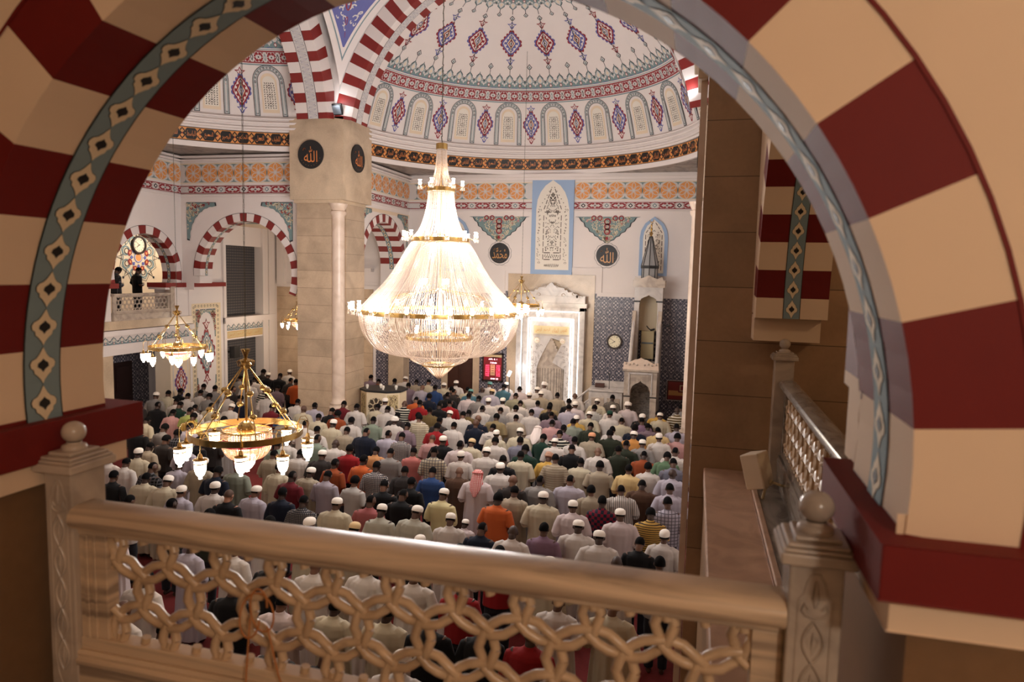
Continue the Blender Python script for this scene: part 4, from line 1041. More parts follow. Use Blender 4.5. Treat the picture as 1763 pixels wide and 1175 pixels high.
def balustrade(P, u0, u1, d, ztop, zlow, label, m1='marble_rail', m2='marble_lattice', ph=(-1.928, -1.283), seg=22, loc=(0, 0, 0), zb=BF, cat='balustrade', ns=8, rt=.0175, pu=.2345, pw=.178):
    t = empty('balustrade', P((u0+u1)/2, zb, d), label, cat); o = t.location.copy()
    Q = lambda u, w, dd: tuple(Vector(P(u, w, dd))-o)
    def bar(m, name, pts, a, b, bev=.0):
        mb = MB().mat(m); A = [Q(a, w, dd) for dd, w in pts]; B = [Q(b, w, dd) for dd, w in pts]; n = len(pts)
        mb.add(A+B, [tuple(range(n))[::-1], tuple(range(n, 2*n))]+[(i, (i+1) % n, n+(i+1) % n, n+i) for i in range(n)]); return mb.build(name, t, smooth=35)
    hr = [(d-.075+.022*(1-cos(a)) if 0 else d-.07, ztop-.055)]
    prof = [(d-.062, ztop-.085), (d-.078, ztop-.070), (d-.084, ztop-.050), (d-.078, ztop-.026), (d-.060, ztop-.008), (d-.030, ztop), (d+.045, ztop), (d+.068, ztop-.010), (d+.078, ztop-.03), (d+.078, ztop-.06), (d+.06, ztop-.085)]
    bar(m1, 'handrail', prof, u0, u1)
    fz = ztop-.115
    mb = MB().mat(m1); T = lambda u0_, u1_, w0, w1, a, b: [mb.add([Q(u, w, dd) for w in (w0, w1) for u, dd in ((u0_, a), (u1_, a), (u1_, b), (u0_, b))], [(3, 2, 1, 0), (4, 5, 6, 7), (0, 1, 5, 4), (1, 2, 6, 5), (2, 3, 7, 6), (3, 0, 4, 7)])]
    T(u0, u1, fz, ztop-.085, d-.035, d+.035); T(u0, u1, zlow-.05, zlow, d-.035, d+.035); T(u0, u0+.13, zlow, fz, d-.03, d+.03); T(u1-.09, u1, zlow, fz, d-.03, d+.03)
    T(u0+.03, u0+.05, zlow, fz, d-.04, d-.03); T(u0+.07, u0+.085, zlow, fz, d-.038, d-.03)
    mb.build('frame', t, bevel=.005)
    mb = MB().mat(m2); lattice(mb, Q, u0+.115, u1-.075, zlow-.01, fz+.01, d, rt, pu, pw, nseg=seg, ph=ph, ns=ns); mb.build('lattice', t, smooth=50)
    bp = [(d-.05, zb), (d-.05, zlow-.115), (d-.062, zlow-.105), (d-.066, zlow-.085), (d-.052, zlow-.075), (d-.056, zlow-.060), (d-.045, zlow-.05), (d+.05, zlow-.05), (d+.06, zlow-.1), (d+.05, zb)]
    bar(m1, 'base_moulding', bp, u0, u1)
    return t
balustrade(lambda u, w, d: (u, 2.2+d, w), -2.32, .298, 0, -.95, -1.49, 'veined marble balustrade with interlaced ring lattice across the near arch')
balustrade(lambda u, w, d: (.86-d, u, w), 2.55, 6.98, 0, -.95, -1.62, 'grey marble side balustrade running back towards the near pillar', 'marble_grey', 'marble_lattice', (3.0, -1.283), 14, zb=-1.95, ns=6)
# opposite balcony: rail with lattice and end posts
balustrade(lambda u, w, d: (-16.97-d, u, w), 17.36, 19.70, 0, -.93, -1.45, 'pale marble balustrade of the far balcony in front of two standing men', 'marble', 'marble', (18., -1.2), 14, zb=-1.76, ns=5, rt=.010, pu=.165, pw=.13)
newel(-17.06, -16.88, 19.70, 19.88, -.62, -1.76, 'small marble newel post at far balcony below the red ledge', .06, 'marble', True)
# --- things in the gallery
def loudspeaker():
    t = empty('loudspeaker', (.64, 6.45, -1.95), 'cream box loudspeaker tilted on side ledge by near pillar', 'loudspeaker', rz=-.5)
    mb = MB().mat('cream'); T = lambda x, y, z: (x*cos(.28)-z*sin(.28)-.02, y, x*sin(.28)+z*cos(.28)+.10)
    mb.box(-.085, .085, -.11, .11, 0, .31, T); mb.build('cabinet', t, bevel=.012)
    mb = MB().mat('goldpanel').box(-.092, -.083, -.09, .09, .03, .28, T); mb.build('front_grille', t, bevel=.004)
    mb = MB().mat('goldpanel'); mb.tube([(0, 0, .0), (.02, 0, .1), (.07, .02, .18)], .014); mb.tube([(.03, .04, .16), (.13, .06, .14), (.16, .12, .12)], .012); mb.build('bracket', t)
loudspeaker()
def folder():
    t = empty('closed_book', (1.02, 1.90, -.631), 'dark covered book with cream page edge lying on the red ledge', 'book', rz=-.55)
    mb = MB().mat('dark'); mb.box(-.12, .2, -.11, .14, 0, .006); mb.box(-.12, .2, -.11, .14, .042, .048); mb.box(-.12, -.115, -.11, .14, 0, .048); mb.build('cover', t)
    mb = MB().mat('ivory').box(-.113, .19, -.105, .133, .006, .042); mb.build('pages', t)
folder()
def cord():
    mb = MB().mat('cord'); y = 2.105; pts = []
    for i in range(60):
        t = i/59; pts.append((-1.475+.045*cos(2*pi*2*t)+.03*sin(5*t), y-.012*sin(9*t), -1.21+.075*sin(2*pi*2*t)-.05*t))
    mb.tube(pts, .0036, 6); mb.tube([(-1.50, y, -1.26), (-1.51, y-.01, -1.45), (-1.515, y-.02, -1.62)], .0036, 6); mb.tube([(-1.43, y, -1.28), (-1.38, y-.01, -1.45), (-1.30, y-.01, -1.64)], .0036, 6)
    lone(mb, 'looped_cord', 'thin orange-brown cord looped through the lattice of near balustrade', 'cord')
cord()
# ------------------------------------------------------------------ chandeliers
def spl(pts, n):
    """smooth polyline through (r,z) points"""
    out = []
    for i in range(len(pts)-1):
        p0 = pts[max(0, i-1)]; p1 = pts[i]; p2 = pts[i+1]; p3 = pts[min(len(pts)-1, i+2)]
        for k in range(n):
            t = k/n; out.append(tuple(.5*((2*b)+(-a+c)*t+(2*a-5*b+4*c-d)*t*t+(-a+3*b-3*c+d)*t**3) for a, b, c, d in zip(p0, p1, p2, p3)))
    out.append(pts[-1]); return out
def strands(mb, prof, n, r=.0085, pitch=.036, jitter=.0):
    rd = random.Random(3); P = spl(prof, 14)
    L = [0]
    for a, b in zip(P, P[1:]): L.append(L[-1]+hypot(b[0]-a[0], b[1]-a[1]))
    m = max(4, int(L[-1]/pitch)); S = []
    for k in range(m*2+1):
        s = L[-1]*k/(m*2); i = min(len(P)-2, max(j for j in range(len(L)) if L[j] <= s+1e-9)); t = (s-L[i])/max(1e-9, L[i+1]-L[i])
        S.append((P[i][0]+(P[i+1][0]-P[i][0])*t, P[i][1]+(P[i+1][1]-P[i][1])*t))
    mb.mat('crystal')
    for q in range(n):
        a = 2*pi*(q+rd.uniform(-.22, .22))/n; c, s = cos(a), sin(a); vs = []
        dr = rd.uniform(-.006, .006)
        for k, (rr, z) in enumerate(S):
            w = r if k % 2 else r*.45; x, y = (rr+dr)*c, (rr+dr)*s
            vs += [(x-w*s, y+w*c, z), (x+w*c, y+w*s, z), (x+w*s, y-w*c, z), (x-w*c, y-w*s, z)]
        fs = []
        for k in range(len(S)-1):
            for j in range(4): fs.append((k*4+j, k*4+(j+1) % 4, k*4+4+(j+1) % 4, k*4+4+j))
        mb.add(vs, fs)
def hoop(mb, r, z0, z1, m='brass', t=.012, n=64):
    mb.mat(m).lathe((0, 0, 0), [(r, z0), (r+t, z0+.004), (r+t, z1-.004), (r, z1), (r-t, z1), (r-t, z0), (r, z0)], n)
def big_chandelier():
    t = empty('crystal_chandelier', (-5.49, 14.6, 0), 'huge lit crystal bead chandelier with brass rings hanging over the crowd', 'chandelier')
    mb = MB().mat('brass'); mb.lathe((0, 0, 0), [(.001, 2.74), (.07, 2.74), (.125, 2.72), (.125, 2.60), (.10, 2.60)], 32); mb.build('top_cap', t, smooth=30)
    for nm, prof, n in (('bead_curtain', [(.10, 2.62), (.118, 2.30), (.165, 2.03), (.29, 1.79)], 44),
                        ('bead_curtain', [(.27, 1.72), (.30, 1.42), (.38, 1.08), (.49, .84), (.62, .71)], 84),
                        ('bead_curtain', [(.60, .63), (.72, .47), (1.0, .0), (1.21, -.29), (1.47, -.56), (1.72, -.86)], 250),
                        ('bead_curtain', [(1.74, -.96), (1.73, -1.15), (1.64, -1.42), (1.45, -1.66), (1.27, -1.77), (1.02, -1.84), (.72, -1.85)], 300),
                        ('bead_curtain', [(.73, -1.50), (.71, -1.80), (.60, -1.99), (.40, -2.08)], 110),
                        ('bead_curtain', [(.36, -2.08), (.25, -2.20), (.11, -2.33), (.01, -2.42)], 64)):
        mb = MB(); strands(mb, prof, n, r=.0092 if n > 200 else .0085); o = mb.build(nm, t); o['kind'] = 'stuff'
    for r, a, b in ((.30, 1.70, 1.79), (.63, .62, .71), (1.745, -.955, -.865), (.735, -1.51, -1.44), (.37, -2.11, -2.07)):
        mb = MB(); hoop(mb, r, a, b); mb.build('brass_ring', t, smooth=40)
    mb = MB().mat('brass'); mb.tube([(0, 0, 2.6), (0, 0, -1.9)], .02, 8)
    for k in range(12):
        a = 2*pi*k/12; mb.tube([(0, 0, -.40), (.9*cos(a), .9*sin(a), -.55), (1.73*cos(a), 1.73*sin(a), -.9)], .009, 5); mb.tube([(0, 0, -1.3), (.72*cos(a), .72*sin(a), -1.46)], .008, 5)
    for k in range(6): a = 2*pi*k/6; mb.tube([(0, 0, .8), (.62*cos(a), .62*sin(a), .66)], .008, 5); mb.tube([(0, 0, 1.8), (.29*cos(a), .29*sin(a), 1.74)], .008, 5)
    mb.build('inner_frame', t)
    def lampmesh():
        mb = MB().mat('bulb'); mb.lathe((0, 0, 0), [(.001, .0), (.030, .004), (.042, .03), (.040, .07), (.030, .095), (.046, .135), (.043, .135), (.026, .097), (.001, .09)], 10)
        mb.mat('brass').lathe((0, 0, 0), [(.001, -.03), (.05, -.02), (.052, -.008), (.02, 0), (.001, .002)], 10)
        mb.mat('brass').tube([(0, 0, -.02), (-.06, 0, -.06), (-.14, 0, -.03), (-.17, 0, .0)], .007, 5)
        mb.mat('crystal')
        for k in range(8): a = 2*pi*k/8; mb.tube([(.05*cos(a), .05*sin(a), -.02), (.05*cos(a), .05*sin(a), -.075), (.048*cos(a), .048*sin(a), -.11)], [.004, .010, .003], 4)
        return mb
    lm = lampmesh().build('candle_lamp', t, smooth=40)
    first = True
    for r, z, n, off in ((1.93, -.86, 28, .1), (.80, .72, 12, 0), (.46, 1.83, 6, .4), (.42, -.30, 5, .2), (.62, -1.36, 5, .3), (.30, -1.10, 3, 0)):
        for k in range(n):
            a = 2*pi*(k+off)/n; o = lm if first else lm.copy()
            if not first: COL.objects.link(o)
            first = False
            o.parent = t; o.location = (r*cos(a), r*sin(a), z); o.rotation_euler = (0, 0, a)
            if r < 1.2: o.scale = (.85, .85, .85)
    for k in range(8):
        a = 2*pi*(k+.5)/8; l = lamp('chandelier_bulb_light', (-5.49+1.93*cos(a), 14.6+1.93*sin(a), -.72), LIGHTS['big'], NEUT, .1)
    for z, p in ((-.35, 34), (1.2, 13), (.2, 24), (-1.35, 24), (2.1, 5), (-2.12, 4)): lamp('chandelier_bulb_light', (-5.49, 14.6+.05, z), p, (1, .84, .64), .1)
    for k in range(4): a = 2*pi*(k+.5)/4; lamp('chandelier_upper_light', (-5.49+.8*cos(a), 14.6+.8*sin(a), 1.0), 85, NEUT, .15)
    mb = MB().mat('wire')
    z = 2.72; k = 0
    while z < 15.0: mb.tube([(.012*cos(k*1.57), .012*sin(k*1.57), z), (-.012*cos(k*1.57), -.012*sin(k*1.57), z+.16)], .010, 4); z += .15; k += 1
    mb.build('hanging_cable', t)
big_chandelier()
def brass_chandelier(loc, label, R=.66, zt=8.7):
    t = empty('brass_chandelier', loc, label, 'chandelier')
    mb = MB().mat('brass'); mb.tube([(0, 0, -.05), (0, 0, .98)], .016, 10)
    mb.lathe((0, 0, .78), [(.001, 0), (.05, .01), (.07, .06), (.055, .09), (.085, .11), (.02, .14), (.03, .18), (.06, .25), (.05, .25), (.001, .2)], 14)
    for k in range(8): a = 2*pi*k/8; mb.tube([(.03*cos(a), .03*sin(a), .80), (.09*cos(a), .09*sin(a), .83), (.10*cos(a), .10*sin(a), .88), (.07*cos(a), .07*sin(a), .90)], .006, 5)
    mb.build('pole', t, smooth=40)
    mb = MB(); hoop(mb, R, -.04, .04, 'brass', .008, 72)
    for k in range(12): a = 2*pi*k/12; mb.tube([(.11*cos(a), .11*sin(a), 0.02), (R*cos(a), R*sin(a), 0)], .0045, 5)
    mb.build('ring', t, smooth=40)
    mb = MB().mat('brass').lathe((0, 0, .03), [(max(.001, .115*sin(pi*i/12)), -.115*cos(pi*i/12)) for i in range(13)], 22); mb.build('centre_ball', t, smooth=60)
    for k in range(6):
        a = 2*pi*(k+.25)/6; c, s = cos(a), sin(a); q = lambda r, z: (r*c, r*s, z)
        mb = MB().mat('brass').tube([q(.05, .80), q(R-.02, .02)], .0075, 6)
        for f in (.36, .68): r = .05+(R-.07)*f; z = .80-.78*f; mb.lathe(q(r, z), [(max(.001, .046*sin(pi*i/8)), -.036*cos(pi*i/8)) for i in range(9)], 12)
        mb.build('strut', t, smooth=50)
    # crystal bowl with red bands
    mb = MB().mat('crystal')
    strands(mb, [(.29, .02), (.292, -.10), (.27, -.22), (.20, -.31), (.11, -.34)], 120, .0085, .022)
    o = mb.build('crystal_bowl', t); o['kind'] = 'stuff'
    mb = MB(); hoop(mb, .285, .015, .035, 'brass', .006, 40); hoop(mb, .300, -.08, -.055, 'crystalred', .006, 40); hoop(mb, .296, -.15, -.125, 'crystalred', .006, 40); mb.build('bowl_band', t)
    mb = MB().mat('bulb').lathe((0, 0, -.30), [(.10, 0), (.105, -.04), (.09, -.10), (.055, -.15), (.022, -.175), (.028, -.195), (.001, -.205)], 18); mb.build('bottom_glass', t, smooth=60)
    mb = MB().mat('bulbdim').lathe((0, 0, 0), [(.001, -.02), (.22, -.05), (.22, -.12), (.12, -.22), (.001, -.25)], 20); mb.build('inner_glow_globe', t, smooth=60)
    mb0 = MB().mat('brass'); mb0.tube([(-(.13), 0, .14), (-.13, 0, .24), (-.09, 0, .31), (-.03, 0, .31), (0, 0, .26), (0, 0, .08)], .005, 6)
    mb0.lathe((0, 0, .0), [(.001, .09), (.016, .085), (.03, .04), (.02, .035), (.075, .022), (.078, .012), (.001, .012)], 16)
    mb0.lathe((0, 0, 0), [(.066, -.02), (.071, -.02), (.071, -.035), (.066, -.035)], 16)
    lid = mb0.build('lantern', t, smooth=40)
    gm = MB(); gm.mat('bulb').lathe((0, 0, 0), [(.064, .010), (.066, -.03), (.062, -.10), (.045, -.155), (.018, -.185), (.022, -.205), (.001, -.212)], 16)
    gl = gm.build('glass_shade', lid, smooth=60)
    n = 10
    for k in range(n):
        a = 2*pi*(k+.35)/n
        if k == 0: o = lid; p = gl
        else:
            o = lid.copy(); COL.objects.link(o); p = gl.copy(); COL.objects.link(p); p.parent = o
        o.parent = t; o.location = ((R+.10)*cos(a), (R+.10)*sin(a), -.13-.05*(k % 2)); o.rotation_euler = (0, 0, a)
    mb = MB().mat('wire'); z = .98; k = 0
    while z < zt:
        c, s = cos(k*1.57), sin(k*1.57)
        mb.tube([(.008*c, .008*s, z), (.008*c, .008*s, z+.06)], .0035, 4); mb.tube([(-.008*c, -.008*s, z), (-.008*c, -.008*s, z+.06)], .0035, 4); z += .062; k += 1
    mb.build('chain', t)
    return t
def dup(root, loc, label, scale=1.):
    r = root.copy(); COL.objects.link(r); r.location = loc; r['label'] = label; r.scale = (scale,)*3
    for ch in list(root.children):
        c = ch.copy(); COL.objects.link(c); c.parent = r
        for g in list(ch.children):
            d = g.copy(); COL.objects.link(d); d.parent = c
    return r
bc = brass_chandelier((-5.30, 7.42, -2.04), 'large near brass chandelier with glass lanterns, hanging low over the crowd')
dup(bc, (-12.35, 14.6, -2.04), 'brass chandelier with lit lanterns in the left hall, in front of painted pier')
dup(bc, (-5.45, 21.85, -1.05), 'brass chandelier partly behind the big crystal chandelier, by the mihrab', .9)
dup(bc, (-14.55, 23.6, -2.0), 'distant brass chandelier half hidden behind the left stone pillar', .8)
for p, w in (((-5.30, 7.42, -2.2), 1.0), ((-12.35, 14.6, -2.2), 4.5), ((-5.45, 21.85, -1.25), 6.5), ((-14.55, 23.6, -2.2), 3.0)):
    lamp('bowl_light', (p[0], p[1], p[2]+.30), 5*w, (1, .86, .72), .1)
    for k in range(3):
        a = 2*pi*k/3+.4; lamp('lantern_light', (p[0]+.85*cos(a), p[1]+.85*sin(a), p[2]-.12), LIGHTS['small']*w, (1, .82, .62), .1)
# ------------------------------------------------------------------ mihrab, minbar and fittings on the qibla wall
def mihrab():
    B = 26.0; t = empty('mihrab', (-5.25, 25.6, FL), 'carved grey-white marble prayer niche outlined with white light strips', 'mihrab'); o = t.location.copy()
    def pb(name, mb, **k):
        mb.v = [(x-o.x, y-o.y, z-o.z) for x, y, z in mb.v]; return mb.build(name, t, **k)
    x0, x1, top, Y = -6.55, -3.97, -1.26, 25.6
    mb = MB()
    for a, b, y in ((x0, x0+.20, Y), (x1-.20, x1, Y)): bx(mb, 'marble_white', a, b, y, B, FL, top)
    bx(mb, 'marble_white', x0, x1, Y, B, top-.13, top); bx(mb, 'marble_white', x0+.2, -6.1, Y+.06, B, FL, top-.13); bx(mb, 'marble_white', -4.38, x1-.2, Y+.06, B, FL, top-.13)
    bx(mb, 'marble_white', -6.1, -4.38, Y+.06, B, -1.66, top-.13)
    for a, b in ((x0+.2, x0+.23), (x1-.23, x1-.2)): bx(mb, 'marble_grey', a, b, Y-.01, Y+.06, FL, top-.1)
    pb('surround', mb, bevel=.008)
    mb = MB(); bx(mb, 'marble_white', -6.62, -3.90, Y-.06, B, top, top+.16); bx(mb, 'marble_white', -6.55, -3.97, Y-.03, B, top+.16, top+.42)
    H = [(-1.29, 0), (-1.29, .02), (-1.02, .03), (-.98, .10), (-.86, .13), (-.80, .22), (-.64, .20), (-.60, .30), (-.50, .33), (-.46, .42), (-.30, .44), (-.20, .50), (-.10, .54), (-.07, .62), (0, .68)]
    pts = H+[(-x, y) for x, y in H[-2::-1]]
    mb.mat('marble_white').prism([(-5.25+x, top+.42+y*.72) for x, y in pts], lambda u, w, d: (u, Y-.02+d, w), 0, .12)
    p = Paint(mb, lambda u, v, h: (u, Y-.03-h, v), .004, .003)
    for s in (1, -1):
        for k, (x, y, r) in enumerate(((.25, .62, .12), (.55, .52, .10), (.85, .35, .10), (.45, .30, .09), (1.1, .25, .07))):
            q = [(-5.25+s*(x+r*(1-i/12)*cos(i*.55)), top+.15+y+r*(1-i/12)*sin(i*.55)) for i in range(10)]; mb.mat('marble').tube([(a, Y-.035, b) for a, b in q], .014, 5)
        mb.mat('hole').lathe((-5.25+s*.98, Y-.03, top+.42), [(.001, 0), (.045, 0)], 10, T=lambda x, y, z: (x, Y-.035, z+(y-(Y-.03))*1.3)) if s > 0 else None
    pb('crest', mb, bevel=.004)
    # light strips
    mb = MB().mat('led')
    for a, b, z in ((-6.335, -4.18, -1.415),):
        mb.box(a-.012, a+.012, Y-.035, Y-.005, FL, z); mb.box(b-.012, b+.012, Y-.035, Y-.005, FL, z); mb.box(a, b, Y-.035, Y-.005, z-.016, z+.010)
    pb('outer_light_strip', mb)
    mb = MB().mat('led')
    for a, b, z in ((-6.09, -4.39, -1.69), (-6.00, -4.48, -1.77)):
        mb.box(a-.018, a+.018, Y+.02, Y+.05, FL, z); mb.box(b-.018, b+.018, Y+.02, Y+.05, FL, z); mb.box(a, b, Y+.02, Y+.05, z-.02, z+.018)
    pb('inner_light_strip', mb)
    # niche wall with pointed recess
    mb = MB(); Yn = 25.78
    apex = -2.42; sp = -3.6; hw = .53; cx = -5.24
    niche = [(-hw, FL), (-hw, sp)]+[(-hw+hw*k/7, sp+(apex-sp)*(k/7)**.8) for k in range(1, 8)]+[(hw-hw*k/7, sp+(apex-sp)*((7-k)/7)**.8) for k in range(1, 7)]+[(hw, sp), (hw, FL)]
    mb.mat('marble_white')
    top_pts = [(cx+x, z) for x, z in niche]
    # left and right fields and the field above, as strips from the niche edge outwards
    L = [q for q in top_pts if q[0] <= cx]; Rr = [q for q in top_pts if q[0] >= cx]
    for side, pts, xe in ((-1, L, -6.1), (1, Rr[::-1], -4.38)):
        for a, b in zip(pts, pts[1:]): mb.poly([(a[0], Yn, a[1]), (xe, Yn, a[1]), (xe, Yn, b[1]), (b[0], Yn, b[1])])
        mb.poly([(xe, Yn, apex), (cx, Yn, apex), (cx, Yn, -1.66), (xe, Yn, -1.66)])
    # stepped half-vault of the recess
    for k in range(10):
        z0 = sp+(apex-sp)*(k/10)**.8; z1 = sp+(apex-sp)*((k+1)/10)**.8; w = hw*(1-k/10)+.01; d = .55*(1-k/10)+.03
        mb.mat('marble').lathe((cx, Yn, 0), [(w, z0), (w*.94, z0), (w*.94, z1), (max(.01, w-hw/10), z1)], 9, 0, pi, T=lambda x, y, z: (x, Yn+(y-Yn)*.33, z))
    mb.mat('marble').lathe((cx, Yn, 0), [(hw, FL), (hw, sp)], 14, 0, pi, T=lambda x, y, z: (x, Yn+(y-Yn)*.33, z))
    for k in range(15):
        a = pi*k/14; mb.mat('marble_grey').tube([(cx+hw*.985*cos(a), Yn+.33*hw*.96*sin(a), FL), (cx+hw*.985*cos(a), Yn+.33*hw*.96*sin(a), sp)], .012, 5)
    p = Paint(mb, lambda u, v, h: (u, Yn-h, v), .004, .002)
    rd = random.Random(5)
    for s in (1, -1):
        for k in range(90):
            z = rd.uniform(-5.4, -2.7); e = .54+.02 if z < sp else hw*(1-((z-sp)/(apex-sp))**1.25)+.05
            x = rd.uniform(e, .80)
            if x < .84: filigree(p.at(cx+s*x, z), lambda r_: (0, 0), 1, 'marble_grey', .012, 0, k, .03, .06)
    pb('niche', mb)
    mb = MB(); bx(mb, 'goldpanel', -5.90, -4.58, Yn-.02, Yn, -2.28, -1.98); p = Paint(mb, lambda u, v, h: (u, Yn-.02-h, v), .003, .003)
    for k, n in enumerate(NAMES[:4]): write(p, n, -5.72+.32*k, -2.13, .24, .17, 'gold', 1)
    bx(mb, 'marble', -5.92, -4.56, Yn-.03, Yn-.015, -2.34, -2.30); pb('inscription_panel', mb)
    for x in (-5.78, -4.81):
        mb = MB(); p = Paint(mb, lambda u, v, h, x=x: (x+u, Yn-.012-h, v-2.53), .004, .003); p.poly(circ(.105, 20), 'screenwhite', 0); p.ring(circ(.105, 20), circ(.09, 20), 'goldpanel', 1); write(p, '\uFDF2' if x > -5 else '\uFDF4', 0, 0, .12, .1, 'gold', 1)
        pb('round_medallion', mb)
mihrab()
def minbar():
    t = empty('minbar', (-1.66, 24.2, FL), 'tall carved marble pulpit with stairs, arched gate and pointed spire', 'minbar'); o = t.location.copy()
    def pb(name, mb, **k):
        mb.v = [(x-o.x, y-o.y, z-o.z) for x, y, z in mb.v]; return mb.build(name, t, **k)
    x0, x1 = -2.2, -1.15; cx = (x0+x1)/2
    # gate
    mb = MB(); Y = 23.0
    def gate(mb, x0, x1, Y, zb, zs, za, zt, m, jw, th):
        cx = (x0+x1)/2; hw = (x1-x0)/2-jw
        bx(mb, m, x0, x0+jw, Y, Y+th, zb, zt); bx(mb, m, x1-jw, x1, Y, Y+th, zb, zt)
        arcL = [(-hw, zs), (-hw*.98, zs+(za-zs)*.35), (-hw*.8, zs+(za-zs)*.62), (-hw*.5, zs+(za-zs)*.78), (-hw*.18, zs+(za-zs)*.86), (0, za)]
        arc_ = arcL+[(-x, z) for x, z in arcL[-2::-1]]
        for a, b in zip(arc_, arc_[1:]):
            mb.mat(m).prism([(cx+a[0], a[1]), (cx+b[0], b[1]), (cx+b[0], zt), (cx+a[0], zt)], lambda u, w, d: (u, Y+d, w), 0, th)
    gate(mb, x0, x1, Y, FL, -3.95, -3.42, -3.10, 'marble', .20, .14)
    bx(mb, 'marble_white', x0+.16, x1-.16, Y-.03, Y, -3.22, -3.16); bx(mb, 'marble_white', x0+.14, x0+.18, Y-.03, Y, -3.9, -3.16); bx(mb, 'marble_white', x1-.18, x1-.14, Y-.03, Y, -3.9, -3.16)
    bx(mb, 'dark', x0-.01, x0+.21, Y-.01, Y+.02, -3.98, -3.94); bx(mb, 'dark', x1-.21, x1+.01, Y-.01, Y+.02, -3.98, -3.94)
    pb('gate', mb, bevel=.006)
    mb = MB(); bx(mb, 'marble', x0-.05, x1+.05, Y-.06, Y+.2, -3.12, -3.06)
    H = [(-.57, 0), (-.55, .26), (-.40, .24), (-.30, .30), (-.20, .36), (-.10, .38), (0, .44)]; pts = H+[(-x, y) for x, y in H[-2::-1]]
    mb.mat('column_cream').prism([(cx+x, -3.06+y*.88) for x, y in pts], lambda u, w, d: (u, Y-.04+d, w), 0, .12)
    for s in (1, -1):
        for k in range(4): mb.mat('marble').ball((cx+s*(.12+.12*k), Y-.05, -2.90+.03*(k % 2)), .035, 8)
    pb('gate_crest', mb)
    # stairs
    mb = MB(); n = 14; z0, z1, y0, y1 = FL, -3.0, 23.15, 24.95
    for k in range(n):
        ya = y0+(y1-y0)*k/n; bx(mb, 'marble_grey', x0+.14, x1-.14, ya, y1, z0+(z1-z0)*k/n, z0+(z1-z0)*(k+1)/n)
    pb('stairs', mb)
    mb = MB()
    for x in (x0+.02, x1-.14): mb.mat('marble').prism([(23.14, FL), (25.0, FL), (25.0, -1.25), (24.9, -1.25), (24.6, -2.0), (23.14, -4.0)], lambda u, w, d: (x+d, u, w), 0, .12)
    for x in (x0+.0, x1-.16): mb.mat('marble_white').tube([(x+.08, 23.14, -3.96), (x+.08, 24.6, -1.96), (x+.08, 25.0, -1.3)], .06, 8)
    pb('side_wall', mb, bevel=.005)
    # kiosk on top
    mb = MB(); gate(mb, x0+.06, x1-.02, 25.0, -3.1, -1.05, -.68, -.42, 'marble_white', .17, .12)
    bx(mb, 'marble', x0+.07, x0+.2, 25.125, 25.95, FL, -.43); bx(mb, 'marble', x1-.18, x1-.03, 25.125, 25.95, FL, -.43)
    bx(mb, 'dark', x0+.04, x0+.26, 24.97, 25.0, -.94, -.89); bx(mb, 'dark', x1-.24, x1, 24.97, 25.0, -.94, -.89)
    bx(mb, 'ivory', x0+.2, x1-.15, 25.85, 25.95, -2.0, -.45); bx(mb, 'goldpanel', x0+.3, x1-.3, 25.6, 25.85, -3.0, -2.0); bx(mb, 'glassgrey', x0+.32, x1-.32, 25.55, 25.6, -2.45, -2.40)
    pb('kiosk', mb, bevel=.006)
    mb = MB(); bx(mb, 'marble', x0, x1+.04, 24.92, 26.0, -.42, -.17)
    H = [(-.5, 0), (-.46, .12), (-.3, .05), (-.2, .08), (0, .17)]; pts = H+[(-x, y) for x, y in H[-2::-1]]
    mb.mat('marble').prism([(cx+x, -.17+y) for x, y in pts], lambda u, w, d: (u, 24.94+d, w), 0, .06)
    pb('cornice', mb)
    mb = MB().mat('spire'); r = .30; cy = 25.3
    mb.lathe((cx, cy, 0), [(r*.9, -.17), (r*.9, .24)], 8); mb.mat('dark').lathe((cx, cy, 0), [(r*1.04, .24), (r*1.04, .34), (.01, .34)], 8)
    mb.mat('spire').lathe((cx, cy, 0), [(r*.98, .34), (.045, 1.36), (.001, 1.36)], 8)
    for k in range(8):
        a = 2*pi*k/8; mb.mat('dark').tube([(cx+r*.99*cos(a), cy+r*.99*sin(a), .34), (cx+.046*cos(a), cy+.046*sin(a), 1.36)], .014, 4); mb.tube([(cx+r*.91*cos(a), cy+r*.91*sin(a), -.17), (cx+r*.91*cos(a), cy+r*.91*sin(a), .24)], .014, 4)
    pb('spire', mb)
    mb = MB().mat('brass'); mb.lathe((cx, cy, 1.34), [(.05, 0), (.03, .05), (.07, .12), (.02, .2), (.05, .27), (.015, .34), (.035, .40), (.01, .45), (.01, .5)], 12)
    mb.tube([(cx+.07*cos(a/10), cy, 1.92+.07*sin(a/10)) for a in range(-35, 10, 4)], [.004+.012*sin(pi*k/11) for k in range(12)], 6); pb('finial', mb)
minbar()
def cameras_on_minbar():
    for p, r, lb in (((-1.0, 24.8, -1.75), .5, 'small black camera on bracket at the pulpit right side, pointing left'), ((-1.55, 25.4, -1.95), -.6, 'small dark microphone clamp inside the pulpit kiosk')):
        t = empty('security_camera' if 'camera' in lb else 'microphone_clamp', p, lb, 'camera' if 'camera' in lb else 'microphone'); mb = MB().mat('dark')
        mb.tube([(0, 0, 0), (-.12*cos(r), .0, .08), (-.16, 0, .16)], .02, 6); mb.build('arm', t); mb = MB().mat('dark'); mb.tube([(-.02, 0, .0), (.13, -.03, .05)], .035, 8); mb.build('body', t)
cameras_on_minbar()
